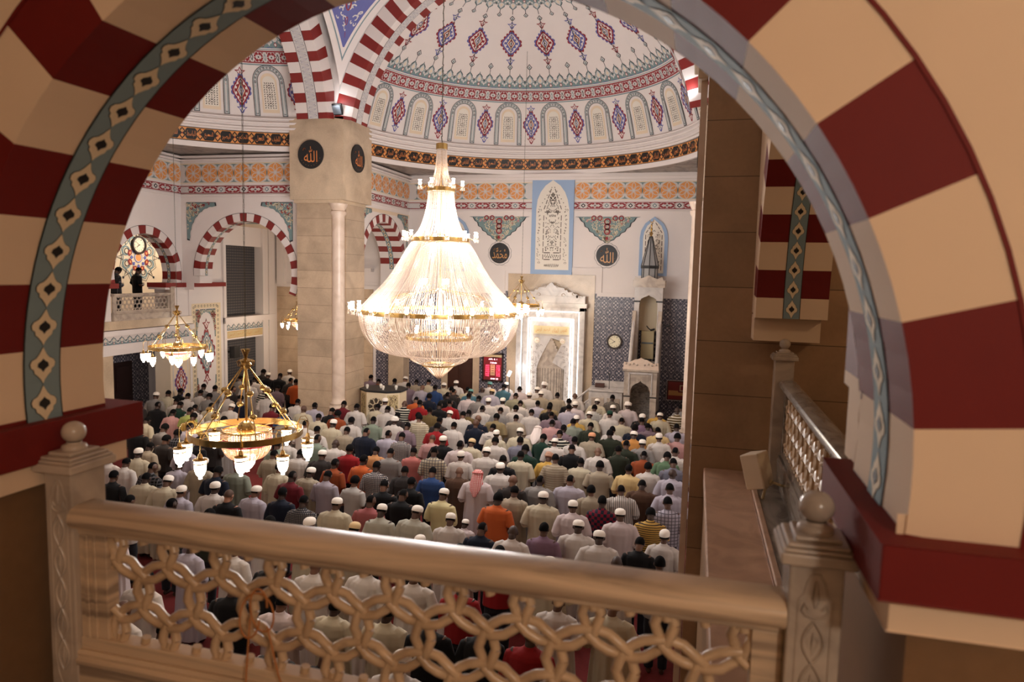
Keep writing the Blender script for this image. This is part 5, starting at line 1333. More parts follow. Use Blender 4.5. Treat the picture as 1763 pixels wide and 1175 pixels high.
def lecture_desk():
    t = empty('lecture_stand', (-2.98, 24.6, FL), 'low white marble preaching platform with stair rail, left of the pulpit', 'platform')
    mb = MB(); bx(mb, 'marble_white', -.60, .58, 0, .9, 0, 1.72); bx(mb, 'marble', -.5, -.05, -.02, 0, .3, 1.5); bx(mb, 'marble', .05, .5, -.02, 0, .3, 1.5); mb.build('base', t, bevel=.01)
    mb = MB(); bx(mb, 'marble_white', -.64, .62, -.05, .95, 1.72, 1.78); bx(mb, 'marble_white', -.5, .62, .75, .9, 1.78, 1.99); mb.build('top', t, bevel=.01)
    mb = MB().mat('brown').box(-.45, -.12, .45, .62, 1.79, 1.93); mb.build('lectern_board', t)
    mb = MB(); mb.mat('marble_white').tube([(-.58, .1, 1.78), (-1.2, .1, 1.25)], .04, 6); mb.tube([(-.58, .1, 1.4), (-1.2, .1, .9)], .03, 6)
    for k in range(5): bx(mb, 'marble_white', -1.25+.13*k, -.6, .1, .8, .25*k, .25*(k+1))
    mb.build('steps', t)
    mb = MB().mat('dark'); mb.tube([(.0, .3, 1.78), (.0, .3, 2.25), (-.03, .27, 2.33)], .012, 6); mb.ball((-.03, .26, 2.35), .03, 8)
    m = empty('microphone_stand', (-2.90, 24.9, -4.07), 'thin black microphone stand on the white preaching platform', 'microphone'); mb.v = [(x, y-.3, z-1.78) for x, y, z in mb.v]; mb.build('microphone', m)
lecture_desk()
def clock(P, c, r, label, hm):
    t = empty('wall_clock', P(c[0], c[1], 0), label, 'clock'); o = t.location.copy()
    p = Paint(MB(), lambda u, v, h: tuple(Vector(P(c[0]+u, c[1]+v, h))-o), .0, .004); mb = p.mb; n = 36
    a = [p.P(x, y, 0) for x, y in circ(r, n)]; b = [p.P(x, y, .07) for x, y in circ(r, n)]; d = [p.P(x, y, .07) for x, y in circ(r*.84, n)]; e = [p.P(x, y, .03) for x, y in circ(r*.80, n)]
    mb.mat('darkwood').add(a+b+d+e, [(k*n+i, k*n+(i+1) % n, (k+1)*n+(i+1) % n, (k+1)*n+i) for k in range(3) for i in range(n)]); mb.build('rim', t)
    q = Paint(MB(), p.P, .03, .003); q.poly(circ(r*.83, n), 'clockface', 0); q.ring(circ(r*.78, n), circ(r*.765, n), 'line', 1)
    for k in range(12):
        an = pi/2-2*pi*(k+1)/12; s = str(k+1)
        write(q, s, r*.62*cos(an), r*.62*sin(an), r*(.10 if k < 9 else .17), r*.17, 'dark', 1)
        for j in range(5): bn = an-2*pi*j/60; q.at(r*.74*cos(bn), r*.74*sin(bn)).poly(circ(r*.012, 4), 'dark', 1)
    q.mb.build('dial', t)
    H, Mi = hm; q = Paint(MB(), p.P, .045, .004)
    for an, L, w in ((pi/2-2*pi*(H+Mi/60)/12, .46, .05), (pi/2-2*pi*Mi/60, .68, .035)):
        q.stroke([(-.12*r*cos(an), -.12*r*sin(an)), (L*r*cos(an), L*r*sin(an))], w*r, 'dark', 2)
    q.poly(circ(r*.05, 10), 'dark', 3); q.mb.build('hands', t)
clock(pl_back(), (-2.892, -2.465), .285, 'round brown-rimmed wall clock on wallpaper between mihrab and pulpit', (7, 51))
clock(pl_left(-20.47), (22.25, .69), .34, 'round dark-rimmed wall clock on painted rosette in far balcony', (7, 51))
def prayer_board():
    t = empty('prayer_time_board', (-7.54, 25.96, -4.24), 'red digital prayer time board in dark frame on the back wall', 'prayer board')
    mb = MB(); mb.mat('darkwood'); mb.box(-.42, .42, -.05, .03, 0, .06); mb.box(-.42, .42, -.05, .03, 1.05, 1.11); mb.box(-.42, -.36, -.05, .03, 0, 1.11); mb.box(.36, .42, -.05, .03, 0, 1.11); mb.build('frame', t)
    mb = MB(); mb.mat('boardbg').box(-.36, .36, -.03, .02, .06, 1.05); p = Paint(mb, lambda u, v, h: (u, -.03-h, v), .003, .003)
    p.rect(-.36, .92, .36, 1.05, 'goldpanel', 0); p.poly([(-.36, .95), (-.36, .55), (-.30, .72), (-.2, .88), (0, .96), (.2, .88), (.3, .72), (.36, .55), (.36, .95)], 'dred', 1); p.rect(-.09, .24, .09, .66, 'goldpanel', 1)
    for k in range(4): p.rect(-.05, .33+.09*k, .05, .345+.09*k, 'dark', 2)
    mb.build('panel', t)
    mb = MB(); p = Paint(mb, lambda u, v, h: (u, -.04-h, v), .003, .003)
    write(p, 'APR. 8. 1', .0, .87, .34, .055, 'ledwhite', 0); write(p, '7:50:00', .03, .73, .26, .06, 'ledwhite', 0); write(p, '8:00 25', .08, .11, .30, .06, 'ledwhite', 0)
    for k, (a, b) in enumerate((('4:51', '4:21'), ('5:52', '5:42'), ('12:00', '11:58'), ('3:21', '2:11'), ('6:19', '5:20'), ('7:32', '7:14'))):
        write(p, a, -.21, .62-.078*k, .15, .055, 'ledred', 0); write(p, b, .22, .62-.078*k, .15, .055, 'ledred', 0)
    mb.build('digits', t)
    lamp('board_glow', (-7.54, 25.7, -3.7), 2.0, (1, .1, .16), .2)
prayer_board()
def spotlamp():
    t = empty('stand_lamp', (-6.62, 25.0, FL), 'small white lamp on a thin stand beside the mihrab', 'lamp')
    mb = MB().mat('dark').tube([(0, 0, 0), (0, 0, 2.0)], .018, 6); mb.tube([(-.2, 0, 0), (0, 0, .25), (.2, 0, 0)], .012, 5); mb.build('stand', t)
    mb = MB().mat('led'); T = lambda x, y, z: (x*cos(.4)+z*sin(.4), y, -x*sin(.4)+z*cos(.4)+2.1); mb.box(-.055, .055, -.03, .03, -.11, .11, T); mb.build('lamp_head', t, bevel=.01)
    lamp('stand_lamp_light', (-6.5, 24.9, -3.7), 16, (.9, .93, 1), .08)
spotlamp()
def poster():
    t = empty('poster', (-.50, 25.93, -4.50), 'brown and red poster board on the wall right of the pulpit', 'poster')
    mb = MB(); mb.mat('brown').box(-.42, .42, -.02, .02, 0, .72); p = Paint(mb, lambda u, v, h: (u, -.02-h, v), .003, .003); p.rect(-.38, .04, .38, .68, 'red', 0); p.rect(-.36, .18, .36, .36, 'gold', 1); p.rect(-.02, .30, .26, .62, 'boardbg', 2); p.rect(.03, .35, .21, .57, 'goldpanel', 3); p.rect(.06, .38, .18, .54, 'dred', 4)
    mb.build('sheet', t); mb = MB().mat('white'); mb.tube([(-.43, -.02, 0), (-.43, -.02, .73), (.43, -.02, .73), (.43, -.02, 0)], .012, 4, True); mb.build('frame', t)
poster()
def muezzin_desk():
    t = empty('muezzin_platform', (-10.07, 21.3, FL), 'low octagonal carved wooden muezzin platform with dark top beside left pillar', 'platform')
    O = [(-.70, -.02), (-.34, -.32), (.34, -.32), (.70, -.02), (.70, .55), (.34, .85), (-.34, .85), (-.70, .55)]
    mb = MB().mat('ivory').prism(O, lambda u, w, d: (u, w, d), .85, 1.80); mb.mat('marble_grey').prism([(x*1.25, y*1.25) for x, y in O], lambda u, w, d: (u, w, d), 0, .85)
    p = Paint(mb, lambda u, v, h: (u, -.32-h, 1.33+v), .004, .004)
    p.poly(circ(.31, 16), 'hole', 0)
    for k in range(8):
        a = pi*k/4
        p.ring([(x+.20*cos(a), y+.20*sin(a)) for x, y in circ(.105, 8)], [(x+.20*cos(a), y+.20*sin(a)) for x, y in circ(.085, 8)], 'ivory', 1)
    p.ring(circ(.31, 16), circ(.285, 16), 'ivory', 1); p.ring(circ(.12, 8), circ(.095, 8), 'ivory', 1)
    for s in (1, -1):
        c0 = Vector((s*.34, -.32, 0)); c1 = Vector((s*.70, -.02, 0)); e = (c1-c0); nrm = Vector((e.y*s, -e.x*s, 0)).normalized()
        p = Paint(mb, lambda u, v, h, c0=c0, e=e, nrm=nrm: tuple(c0+e*(.5+u)+nrm*h+Vector((0, 0, 1.33+v))), .004, .004)
        p.rect(-.4, -.4, .4, .4, 'goldpanel', 0); filigree(p, lambda rd: (rd.uniform(-.3, .3), rd.uniform(-.33, .33)), 40, 'brown', .018, 1, 6, .05, .1)
    mb.build('body', t)
    mb = MB().mat('dark').prism([(x*1.06, y*1.06) for x, y in O], lambda u, w, d: (u, w, d), 1.80, 1.86); mb.build('top', t)
    for i, (x, y) in enumerate(((-.48, .0), (-.1, .25), (.12, -.05), (.5, .15))):
        mb = MB().mat('screenwhite'); mb.lathe((0, 0, 0), [(.001, 0), (.035, 0), (.03, .02), (.05, .06), (.055, .10), (.04, .14), (.001, .15)], 12)
        lone(mb, 'white_cup', 'white covered cup on the dark top of muezzin platform', 'cup', group='white cups on the muezzin platform', smooth=40).location = (-10.07+x, 21.3+y, FL+1.86)
muezzin_desk()
def wall_speaker():
    t = empty('wall_loudspeaker', (-16.9, 22.86, -3.25), 'small black loudspeaker hanging on the lower wire grille', 'loudspeaker')
    mb = MB().mat('dark').box(0, .22, -.17, .17, -.22, .22); mb.build('cabinet', t, bevel=.01); mb = MB().mat('dark'); mb.tube([(-.25, 0, 0), (.02, 0, 0)], .03, 6); mb.build('bracket', t)
wall_speaker()
# ------------------------------------------------------------------ people
def remeshed(mb, name, vox, smooth=0):
    o = mb.build('tmp_'+name, mats=None); m = o.modifiers.new('r', 'REMESH'); m.mode = 'VOXEL'; m.voxel_size = vox; m.use_smooth_shade = True
    if smooth: s = o.modifiers.new('s', 'SMOOTH'); s.factor = .5; s.iterations = smooth
    me = bpy.data.meshes.new_from_object(o.evaluated_get(bpy.context.evaluated_depsgraph_get())); me.name = name
    me.materials.clear(); me.materials.append(None); old = o.data; bpy.data.objects.remove(o); bpy.data.meshes.remove(old)
    me.polygons.foreach_set('use_smooth', [True]*len(me.polygons)); return me
def loft(mb, rings, n=40, fold=None):
    vs = []
    for z, rx, ry, cx, cy in rings:
        for i in range(n):
            a = 2*pi*i/n; k = 1+(fold(a, z) if fold else 0); vs.append((cx+rx*k*cos(a), cy+ry*k*sin(a), z))
    m = len(rings); fs = [(j*n+i, j*n+(i+1) % n, (j+1)*n+(i+1) % n, (j+1)*n+i) for j in range(m-1) for i in range(n)]
    fs += [tuple(range(n))[::-1], tuple((m-1)*n+i for i in range(n))]; mb.add(vs, fs)
def ell(mb, c, rx, ry, rz, T=None, n=18):
    vs = []; m = 10
    for j in range(m+1):
        t = pi*j/m
        for i in range(n): a = 2*pi*i/n; p = Vector((c[0]+rx*sin(t)*cos(a), c[1]+ry*sin(t)*sin(a), c[2]+rz*cos(t))); vs.append(T @ p if T else p)
    mb.add(vs, [(j*n+i, (j+1)*n+i, (j+1)*n+(i+1) % n, j*n+(i+1) % n) for j in range(m) for i in range(n)])
M['none'] = bpy.data.materials.new('none')
BOW = [.38, .55, .22]
HEADM = [Matrix.Translation((0, .015, 1.515)) @ Matrix.Rotation(-b, 4, 'X') @ Matrix.Rotation(t, 4, 'Z') for b, t in zip(BOW, (0, .12, -.1))]
def make_body(v):
    mb = MB().mat('none'); H = HEADM[v]
    for s in (1, -1):
        mb.tube([(s*.09, 0, .94), (s*.10, .01, .72), (s*.095, .012, .50), (s*.092, -.01, .28), (s*.09, -.02, .08)], [.088, .075, .055, .05, .036], 12)
        mb.tube([(s*.09, -.055, .038), (s*.095, .03, .045), (s*.105, .13, .03), (s*.108, .17, .022)], [.034, .042, .036, .022], 10)
        mb.tube([(s*.15, 0, 1.42), (s*.205, -.005, 1.36), (s*.245, -.03, 1.22), (s*.262, -.04, 1.12)], [.058, .055, .046, .042], 12)
        mb.tube([(s*.262, -.04, 1.12), (s*.20, .07, 1.115), (s*.10, .165, 1.13), (s*.05, .185, 1.14)], [.043, .042, .029, .028], 12)
        # hand resting on the belly: palm, four fingers of unequal length, thumb
        y0 = .188 if s < 0 else .212; px = s*.02
        ell(mb, (px, y0, 1.14), .045, .018, .040)
        for k, L in enumerate((.055, .066, .06, .045)):
            z = 1.165-k*.021; x = px-s*.03
            mb.tube([(x, y0+.002, z), (x-s*L*.5, y0+.006, z-.003), (x-s*L*.85, y0-.002, z-.008), (x-s*L, y0-.012, z-.010)], [.0095, .009, .0085, .007], 8)
        mb.tube([(px+s*.01, y0, 1.175), (px-s*.005, y0+.008, 1.195), (px-s*.02, y0+.006, 1.21)], [.011, .010, .008], 8)
        ell(mb, (s*.079, .015, .095), .010, .020, .030, H)
        ell(mb, (s*.032, .098, .115), .013, .006, .007, H)
        ell(mb, (s*.035, .093, .128), .022, .010, .006, H)
    loft(mb, [(.86, .13, .10, 0, 0), (.96, .155, .11, 0, 0), (1.1, .145, .10, 0, .005), (1.28, .165, .11, 0, 0), (1.40, .17, .105, 0, -.005), (1.455, .12, .08, 0, -.005), (1.49, .06, .055, 0, 0)])
    mb.tube([(0, -.005, 1.44), (0, .008, 1.53), (0, .025, 1.58)], [.062, .054, .05], 14)
    ell(mb, (0, .012, .115), .077, .096, .098, H); ell(mb, (0, .040, .055), .058, .066, .068, H); ell(mb, (0, .086, .010), .024, .020, .018, H)
    mb.tube([H @ Vector((0, .100, .125)), H @ Vector((0, .117, .095)), H @ Vector((0, .112, .080))], [.008, .013, .012], 8)
    ell(mb, (0, .100, .048), .022, .008, .006, H); ell(mb, (0, .098, .038), .020, .008, .006, H)
    me = remeshed(mb, 'person_body_%d' % v, .0085, 1); return me
def foldf(seed, amp0, amp1, k=(11, 17, 6)):
    rd = random.Random(seed); ph = [rd.uniform(0, 6.28) for _ in k]
    def f(a, z):
        t = max(0, min(1, (1.42-z)/1.2)); am = amp0+(amp1-amp0)*t
        return am*(sin(k[0]*a+ph[0]+z*1.3)*.5+sin(k[1]*a+ph[1]-z*2)*.3+sin(k[2]*a+ph[2])*.35)
    return f
def make_robe(v):
    mb = MB().mat('none')
    loft(mb, [(1.525, .058, .056, 0, .006), (1.49, .072, .068, 0, .0), (1.465, .12, .088, 0, -.01), (1.435, .19, .115, 0, -.012), (1.39, .232, .130, 0, -.012), (1.30, .245, .150, 0, -.01), (1.2, .238, .155, 0, 0), (1.05, .232, .158, 0, .005), (.9, .24, .165, 0, .005), (.7, .25, .175, 0, 0), (.5, .262, .19, 0, 0), (.3, .275, .20, 0, 0), (.13, .285, .21, 0, 0)], 72, foldf(v, .030, .11))
    for s in (1, -1):
        mb.tube([(s*.12, 0, 1.42), (s*.205, -.008, 1.385), (s*.262, -.035, 1.25), (s*.29, -.055, 1.12)], [.07, .078, .076, .078], 14)
        mb.tube([(s*.29, -.055, 1.12), (s*.25, .04, 1.10), (s*.17, .12, 1.11), (s*.09, .168, 1.13)], [.078, .074, .066, .052], 14)
    return remeshed(mb, 'robe_%d' % v, .0115, 1)
def make_shirt(v):
    mb = MB().mat('none')
    loft(mb, [(1.515, .060, .058, 0, .006), (1.485, .074, .07, 0, .0), (1.46, .12, .086, 0, -.01), (1.43, .185, .108, 0, -.012), (1.385, .222, .122, 0, -.012), (1.28, .228, .135, 0, -.008), (1.12, .205, .132, 0, .0), (.98, .205, .135, 0, .0), (.84, .212, .14, 0, 0)], 56, foldf(v+5, .014, .04))
    for s in (1, -1):
        if v < 2: mb.tube([(s*.12, 0, 1.41), (s*.20, -.006, 1.375), (s*.250, -.032, 1.24), (s*.272, -.042, 1.15)], [.06, .072, .066, .068], 14)
        else:
            mb.tube([(s*.12, 0, 1.41), (s*.20, -.006, 1.375), (s*.255, -.034, 1.22), (s*.272, -.045, 1.115)], [.06, .070, .062, .058], 14)
            mb.tube([(s*.272, -.045, 1.115), (s*.20, .07, 1.11), (s*.10, .162, 1.13)], [.057, .054, .040], 14)
    return remeshed(mb, 'shirt_%d' % v, .0125, 1)
def make_trousers():
    mb = MB().mat('none'); loft(mb, [(.76, .15, .12, 0, 0), (.86, .17, .125, 0, 0), (.98, .165, .12, 0, 0)])
    for s in (1, -1): mb.tube([(s*.085, 0, .86), (s*.10, .01, .68), (s*.10, .01, .48), (s*.098, -.005, .25), (s*.095, -.015, .09)], [.098, .092, .078, .072, .066], 16)
    return remeshed(mb, 'trousers', .014, 1)
def shell_cap(name, fn, rx, ry, rz, c=(0, .012, .115), n=26, m=16, smooth=True):
    me = bpy.data.meshes.new(name); vs = []; fs = []
    for j in range(m+1):
        t = pi*j/m
        for i in range(n): a = 2*pi*i/n; vs.append((c[0]+rx*sin(t)*cos(a), c[1]+ry*sin(t)*sin(a), c[2]+rz*cos(t)))
    for j in range(m):
        for i in range(n):
            q = (j*n+i, (j+1)*n+i, (j+1)*n+(i+1) % n, j*n+(i+1) % n); ce = Vector((0, 0, 0))
            for k in q: ce += Vector(vs[k])/4
            if fn(ce-Vector(c)): fs.append(q)
    me.from_pydata(vs, [], fs); me.polygons.foreach_set('use_smooth', [True]*len(me.polygons)); me.materials.append(None); me.update(); return me
def lathe_mesh(name, fn):
    mb = MB().mat('none'); fn(mb); o = mb.build(name, smooth=45); me = o.data; bpy.data.objects.remove(o); me.materials.clear(); me.materials.append(None); return me
BODY = [make_body(v) for v in range(3)]
ROBE = [make_robe(v) for v in range(4)]
SHIRT = [make_shirt(v) for v in range(3)]
TROU = make_trousers()
HAIR = shell_cap('hair', lambda p: p.z > (-.030 if p.y < .0 else -.030+(p.y/.07)*.085), .0815, .1005, .1025)
AFRO = shell_cap('hair_full', lambda p: p.z > (-.05 if p.y < .0 else -.05+(p.y/.07)*.095), .093, .112, .116)
def _kufi(mb): mb.lathe((0, .004, .118), [(.086, .0), (.090, .022), (.0885, .050), (.078, .078), (.056, .097), (.028, .106), (.001, .108)], 24, T=lambda x, y, z: (x, y*1.14-z*.0, z+(y)*.18))
def _turban(mb):
    for k, (r, z, tr) in enumerate(((.088, .135, .030), (.086, .162, .033), (.074, .190, .030), (.05, .205, .028))):
        mb.tube([((r)*cos(2*pi*i/22), (r*1.12)*sin(2*pi*i/22)+.008, z+.012*sin(2*pi*i/22+k*1.9)) for i in range(22)], tr, 8, True)
    mb.ball((0, .008, .19), .05, 12)
def _keff(mb):
    n = 22
    rings = [(.215, .02, .02, 0), (.205, .062, .07, 0), (.17, .092, .112, 0), (.12, .100, .118, -.004), (.06, .105, .115, -.018), (0, .115, .10, -.04), (-.08, .13, .085, -.065), (-.17, .12, .055, -.10), (-.26, .07, .035, -.125), (-.33, .03, .02, -.135)]
    vs = []
    for z, rx, ry, cy in rings:
        for i in range(n): a = pi*(-.12)+ (pi*1.24)*i/(n-1)+pi; k = 1+.05*sin(9*a); vs.append((rx*k*cos(a), cy+ry*k*sin(a)+.01, z))
    m = len(rings); mb.add(vs, [(j*n+i, j*n+i+1, (j+1)*n+i+1, (j+1)*n+i) for j in range(m-1) for i in range(n-1)])
    mb.tube([(.098*cos(2*pi*i/20), .118*sin(2*pi*i/20), .15) for i in range(20)], .012, 6, True); mb.ball((0, .005, .16), .088, 14, .7)
KUFI = lathe_mesh('cap', _kufi); TURB = lathe_mesh('turban', _turban); KEFF = lathe_mesh('headscarf', _keff)
SK = [mat('skin_a', (58, 38, 30), .55), mat('skin_b', (84, 56, 42), .55), mat('skin_c', (110, 76, 58), .55), mat('skin_d', (160, 112, 88), .55)]
HR = mat('hair_black', (12, 10, 11), .95, spec=.15); HRB = mat('hair_brown', (70, 44, 30), .7)
def cloth(name, rgb, pat='', rgb2=(20, 20, 24)):
    m = mat('cloth_'+name, rgb, .85, spec=.2); nt = m.node_tree; b = nt.nodes['Principled BSDF']; L = nt.links.new
    b.inputs['Sheen Weight'].default_value = .08
    if not pat: return m
    tc = nt.nodes.new('ShaderNodeTexCoord'); sx = nt.nodes.new('ShaderNodeSeparateXYZ'); L(tc.outputs['Object'], sx.inputs[0])
    def mt(op, a, v=None):
        n = nt.nodes.new('ShaderNodeMath'); n.operation = op
        for i, q in enumerate((a, v)):
            if q is None: continue
            if isinstance(q, (int, float)): n.inputs[i].default_value = q
            else: L(q, n.inputs[i])
        return n.outputs[0]
    def band(ax, per, w): return mt('LESS_THAN', mt('FRACT', mt('ADD', mt('MULTIPLY', sx.outputs[ax], 1/per), 50.0)), w)
    f = {'h': lambda: band('Z', .075, .42), 'y': lambda: band('Z', .040, .34), 'v': lambda: band('X', .035, .30), 'w': lambda: band('Z', .05, .3),
         'p': lambda: mt('MAXIMUM', band('X', .06, .22), band('Z', .06, .22)), 'c': lambda: mt('MAXIMUM', band('X', .030, .42), band('Z', .030, .42)),
         'b': lambda: mt('ABSOLUTE', mt('SUBTRACT', band('X', .11, .5), band('Z', .11, .5))), 'r': lambda: mt('GREATER_THAN', sx.outputs['Z'], 1.355)}[pat]()
    mx = nt.nodes.new('ShaderNodeMix'); mx.data_type = 'RGBA'; L(f, mx.inputs['Factor']); mx.inputs['A'].default_value = lin(rgb); mx.inputs['B'].default_value = lin(rgb2)
    L(mx.outputs['Result'], b.inputs['Base Color']); return m
CC = dict(W=((194, 184, 176), 'white'), C=((184, 172, 148), 'cream'), G=((132, 126, 122), 'grey'), B=((156, 142, 122), 'beige'), L=((168, 160, 170), 'pale lavender'), A=((192, 176, 174), 'pinkish white'), K=((16, 15, 17), 'black'), N=((20, 25, 40), 'navy blue'), D=((46, 40, 38), 'dark brownish grey'), R=((136, 24, 28), 'bright red'), M=((96, 24, 32), 'maroon'), O=((184, 88, 42), 'orange'), O2=((138, 66, 34), 'rust brown'), O3=((186, 128, 68), 'light orange'), T=((182, 128, 82), 'tan'), P=((182, 138, 134), 'pale pink'), P2=((176, 104, 98), 'salmon pink'), P3=((150, 84, 84), 'dusty rose'), S=((124, 134, 118), 'sage green'), S2=((128, 132, 118), 'greyish green'), S3=((86, 108, 82), 'mid green'), S4=((170, 166, 152), 'greenish grey'), E=((26, 50, 40), 'dark green'), E2=((42, 46, 34), 'dark olive'), U=((40, 62, 104), 'blue'), Y=((184, 146, 72), 'yellow'), Y2=((196, 168, 118), 'pale yellow'), Y3=((196, 182, 138), 'light yellow'), Y4=((196, 176, 30), 'bright yellow'), V=((124, 104, 112), 'mauve grey'), V2=((124, 98, 116), 'purple'), V3=((150, 140, 148), 'lilac grey'), Q=((70, 104, 116), 'teal blue'), H=((98, 80, 48), 'olive brown'), H2=((138, 120, 86), 'khaki'), H3=((140, 134, 112), 'olive grey'), D2=((76, 52, 38), 'dark brown'), E3=((40, 40, 40), 'x'), G2=((110, 108, 120), 'slate grey'), G3=((172, 166, 160), 'light grey'), J=((156, 166, 92), 'lime green'))
PAT = {'rp': ('p', ((226, 216, 204)), 'plaid'), }
CL_ = {}
def get_cloth(c, g):
    k = c+g[1:]
    if k in CL_: return CL_[k]
    rgb = CC[c][0]; p = g[1:] if g not in ('child',) else ''
    if p == 'k': p = ''
    r2 = {'p': (92, 90, 94) if c in 'KN' else (90, 84, 90), 'c': (40, 40, 48) if c != 'K' else (206, 200, 190), 's': (214, 206, 190), 'y': (40, 30, 34), 'v': (60, 60, 58), 'b': (112, 20, 40), 'r': (176, 30, 44), 'j': None}.get(p, (20, 20, 20))
    pm = {'s': 'h' if c in 'KH' else 'w', 'j': ''}.get(p, p)
    if p == 's' and c in 'CB': r2 = (130, 112, 90)
    CL_[k] = cloth(k, rgb, pm, r2); return CL_[k]
CAPM = dict(w=cloth('cap_white', (236, 226, 214)), c=cloth('cap_tan', (214, 184, 138)), g=cloth('cap_green', (30, 66, 52)), e=cloth('cap_teal', (96, 140, 134)), p=cloth('cap_peach', (220, 156, 118)), t=cloth('turban_white', (232, 222, 212)), u=cloth('turban_pat', (220, 196, 168), 'c', (150, 90, 70)), k=cloth('scarf', (228, 212, 204)), kr=cloth('scarf_red', (226, 204, 198), 'c', (190, 90, 86)))
DT = cloth('dark_trousers', (30, 30, 36))
def child(name, me, par, m, mw=None):
    o = bpy.data.objects.new(name, me); COL.objects.link(o); o.parent = par
    if mw is not None: o.matrix_local = mw
    s = o.material_slots[0]; s.link = 'OBJECT'; s.material = m; return o
HEADTXT = dict(h='dark hair', b='shaved head', n='brown hair', w='white cap', c='tan cap', g='green cap', e='teal cap', p='peach cap', t='white turban', u='patterned turban', k='long headscarf')
PATTXT = dict(p='plaid', c='checked', s='striped', y='striped', v='striped', b='checkered', r='red-shouldered', j='', k='')
def place_person(x, y, head, c, g, i, z=FL, heading=0., hs=None, arms=True):
    rd = random.Random(i*7+3); v = rd.randrange(3); kid = g == 'child'
    o = bpy.data.objects.new('person', BODY[v]); COL.objects.link(o); s = o.material_slots[0]; s.link = 'OBJECT'
    s.material = SK[3] if head == 'n' else SK[rd.choice((0, 0, 1, 1, 1, 2))]
    if hs is None: hs = rd.uniform(.96, 1.03)
    if kid: hs = .74
    o.location = (x, y, z); o.rotation_euler = (0, 0, heading+rd.uniform(-.16, .16)); wd_ = rd.uniform(.98, 1.14); o.scale = (hs*wd_, hs*rd.uniform(1, 1.1), hs)
    robe = g[0] == 'r' or kid
    cm = get_cloth(c, 'r' if kid else g)
    if robe: child('robe', ROBE[rd.randrange(4)], o, cm)
    else:
        child('shirt', SHIRT[2 if head in 'wctu' or 'p' in g or 'c' in g[1:] else rd.randrange(3)], o, cm); child('trousers', TROU, o, DT)
    H = HEADM[v]; sc = Matrix.Scale(1/wd_, 4, (1, 0, 0))
    if head in 'hn': child('hair', HAIR if rd.random() < .75 else AFRO, o, HRB if head == 'n' else HR, H @ sc)
    elif head in 'wcgep': child('cap', KUFI, o, CAPM[head], H); child('hair', HAIR, o, HR, H @ sc)
    elif head in 'tu': child('turban', TURB, o, CAPM[head], H @ sc)
    elif head == 'k': child('headscarf', KEFF, o, CAPM['kr' if c == 'A' else 'k'], H)
    if 'j' in g:
        mb = MB(); p = Paint(mb, lambda u, w, h: (u, -(.140)*sqrt(max(.05, 1-(u/.225)**2))-.022-h, w), .0, .003)
        write(p, 'RONALDO', 0, 1.33, .25, .045, 'black', 0); write(p, '7', 0, 1.20, .09, .16, 'black', 0); p.rect(-.05, 1.40, .05, 1.415, 'black', 0); mb.build('shirt_lettering', o)
    o['category'] = 'person'
    return o
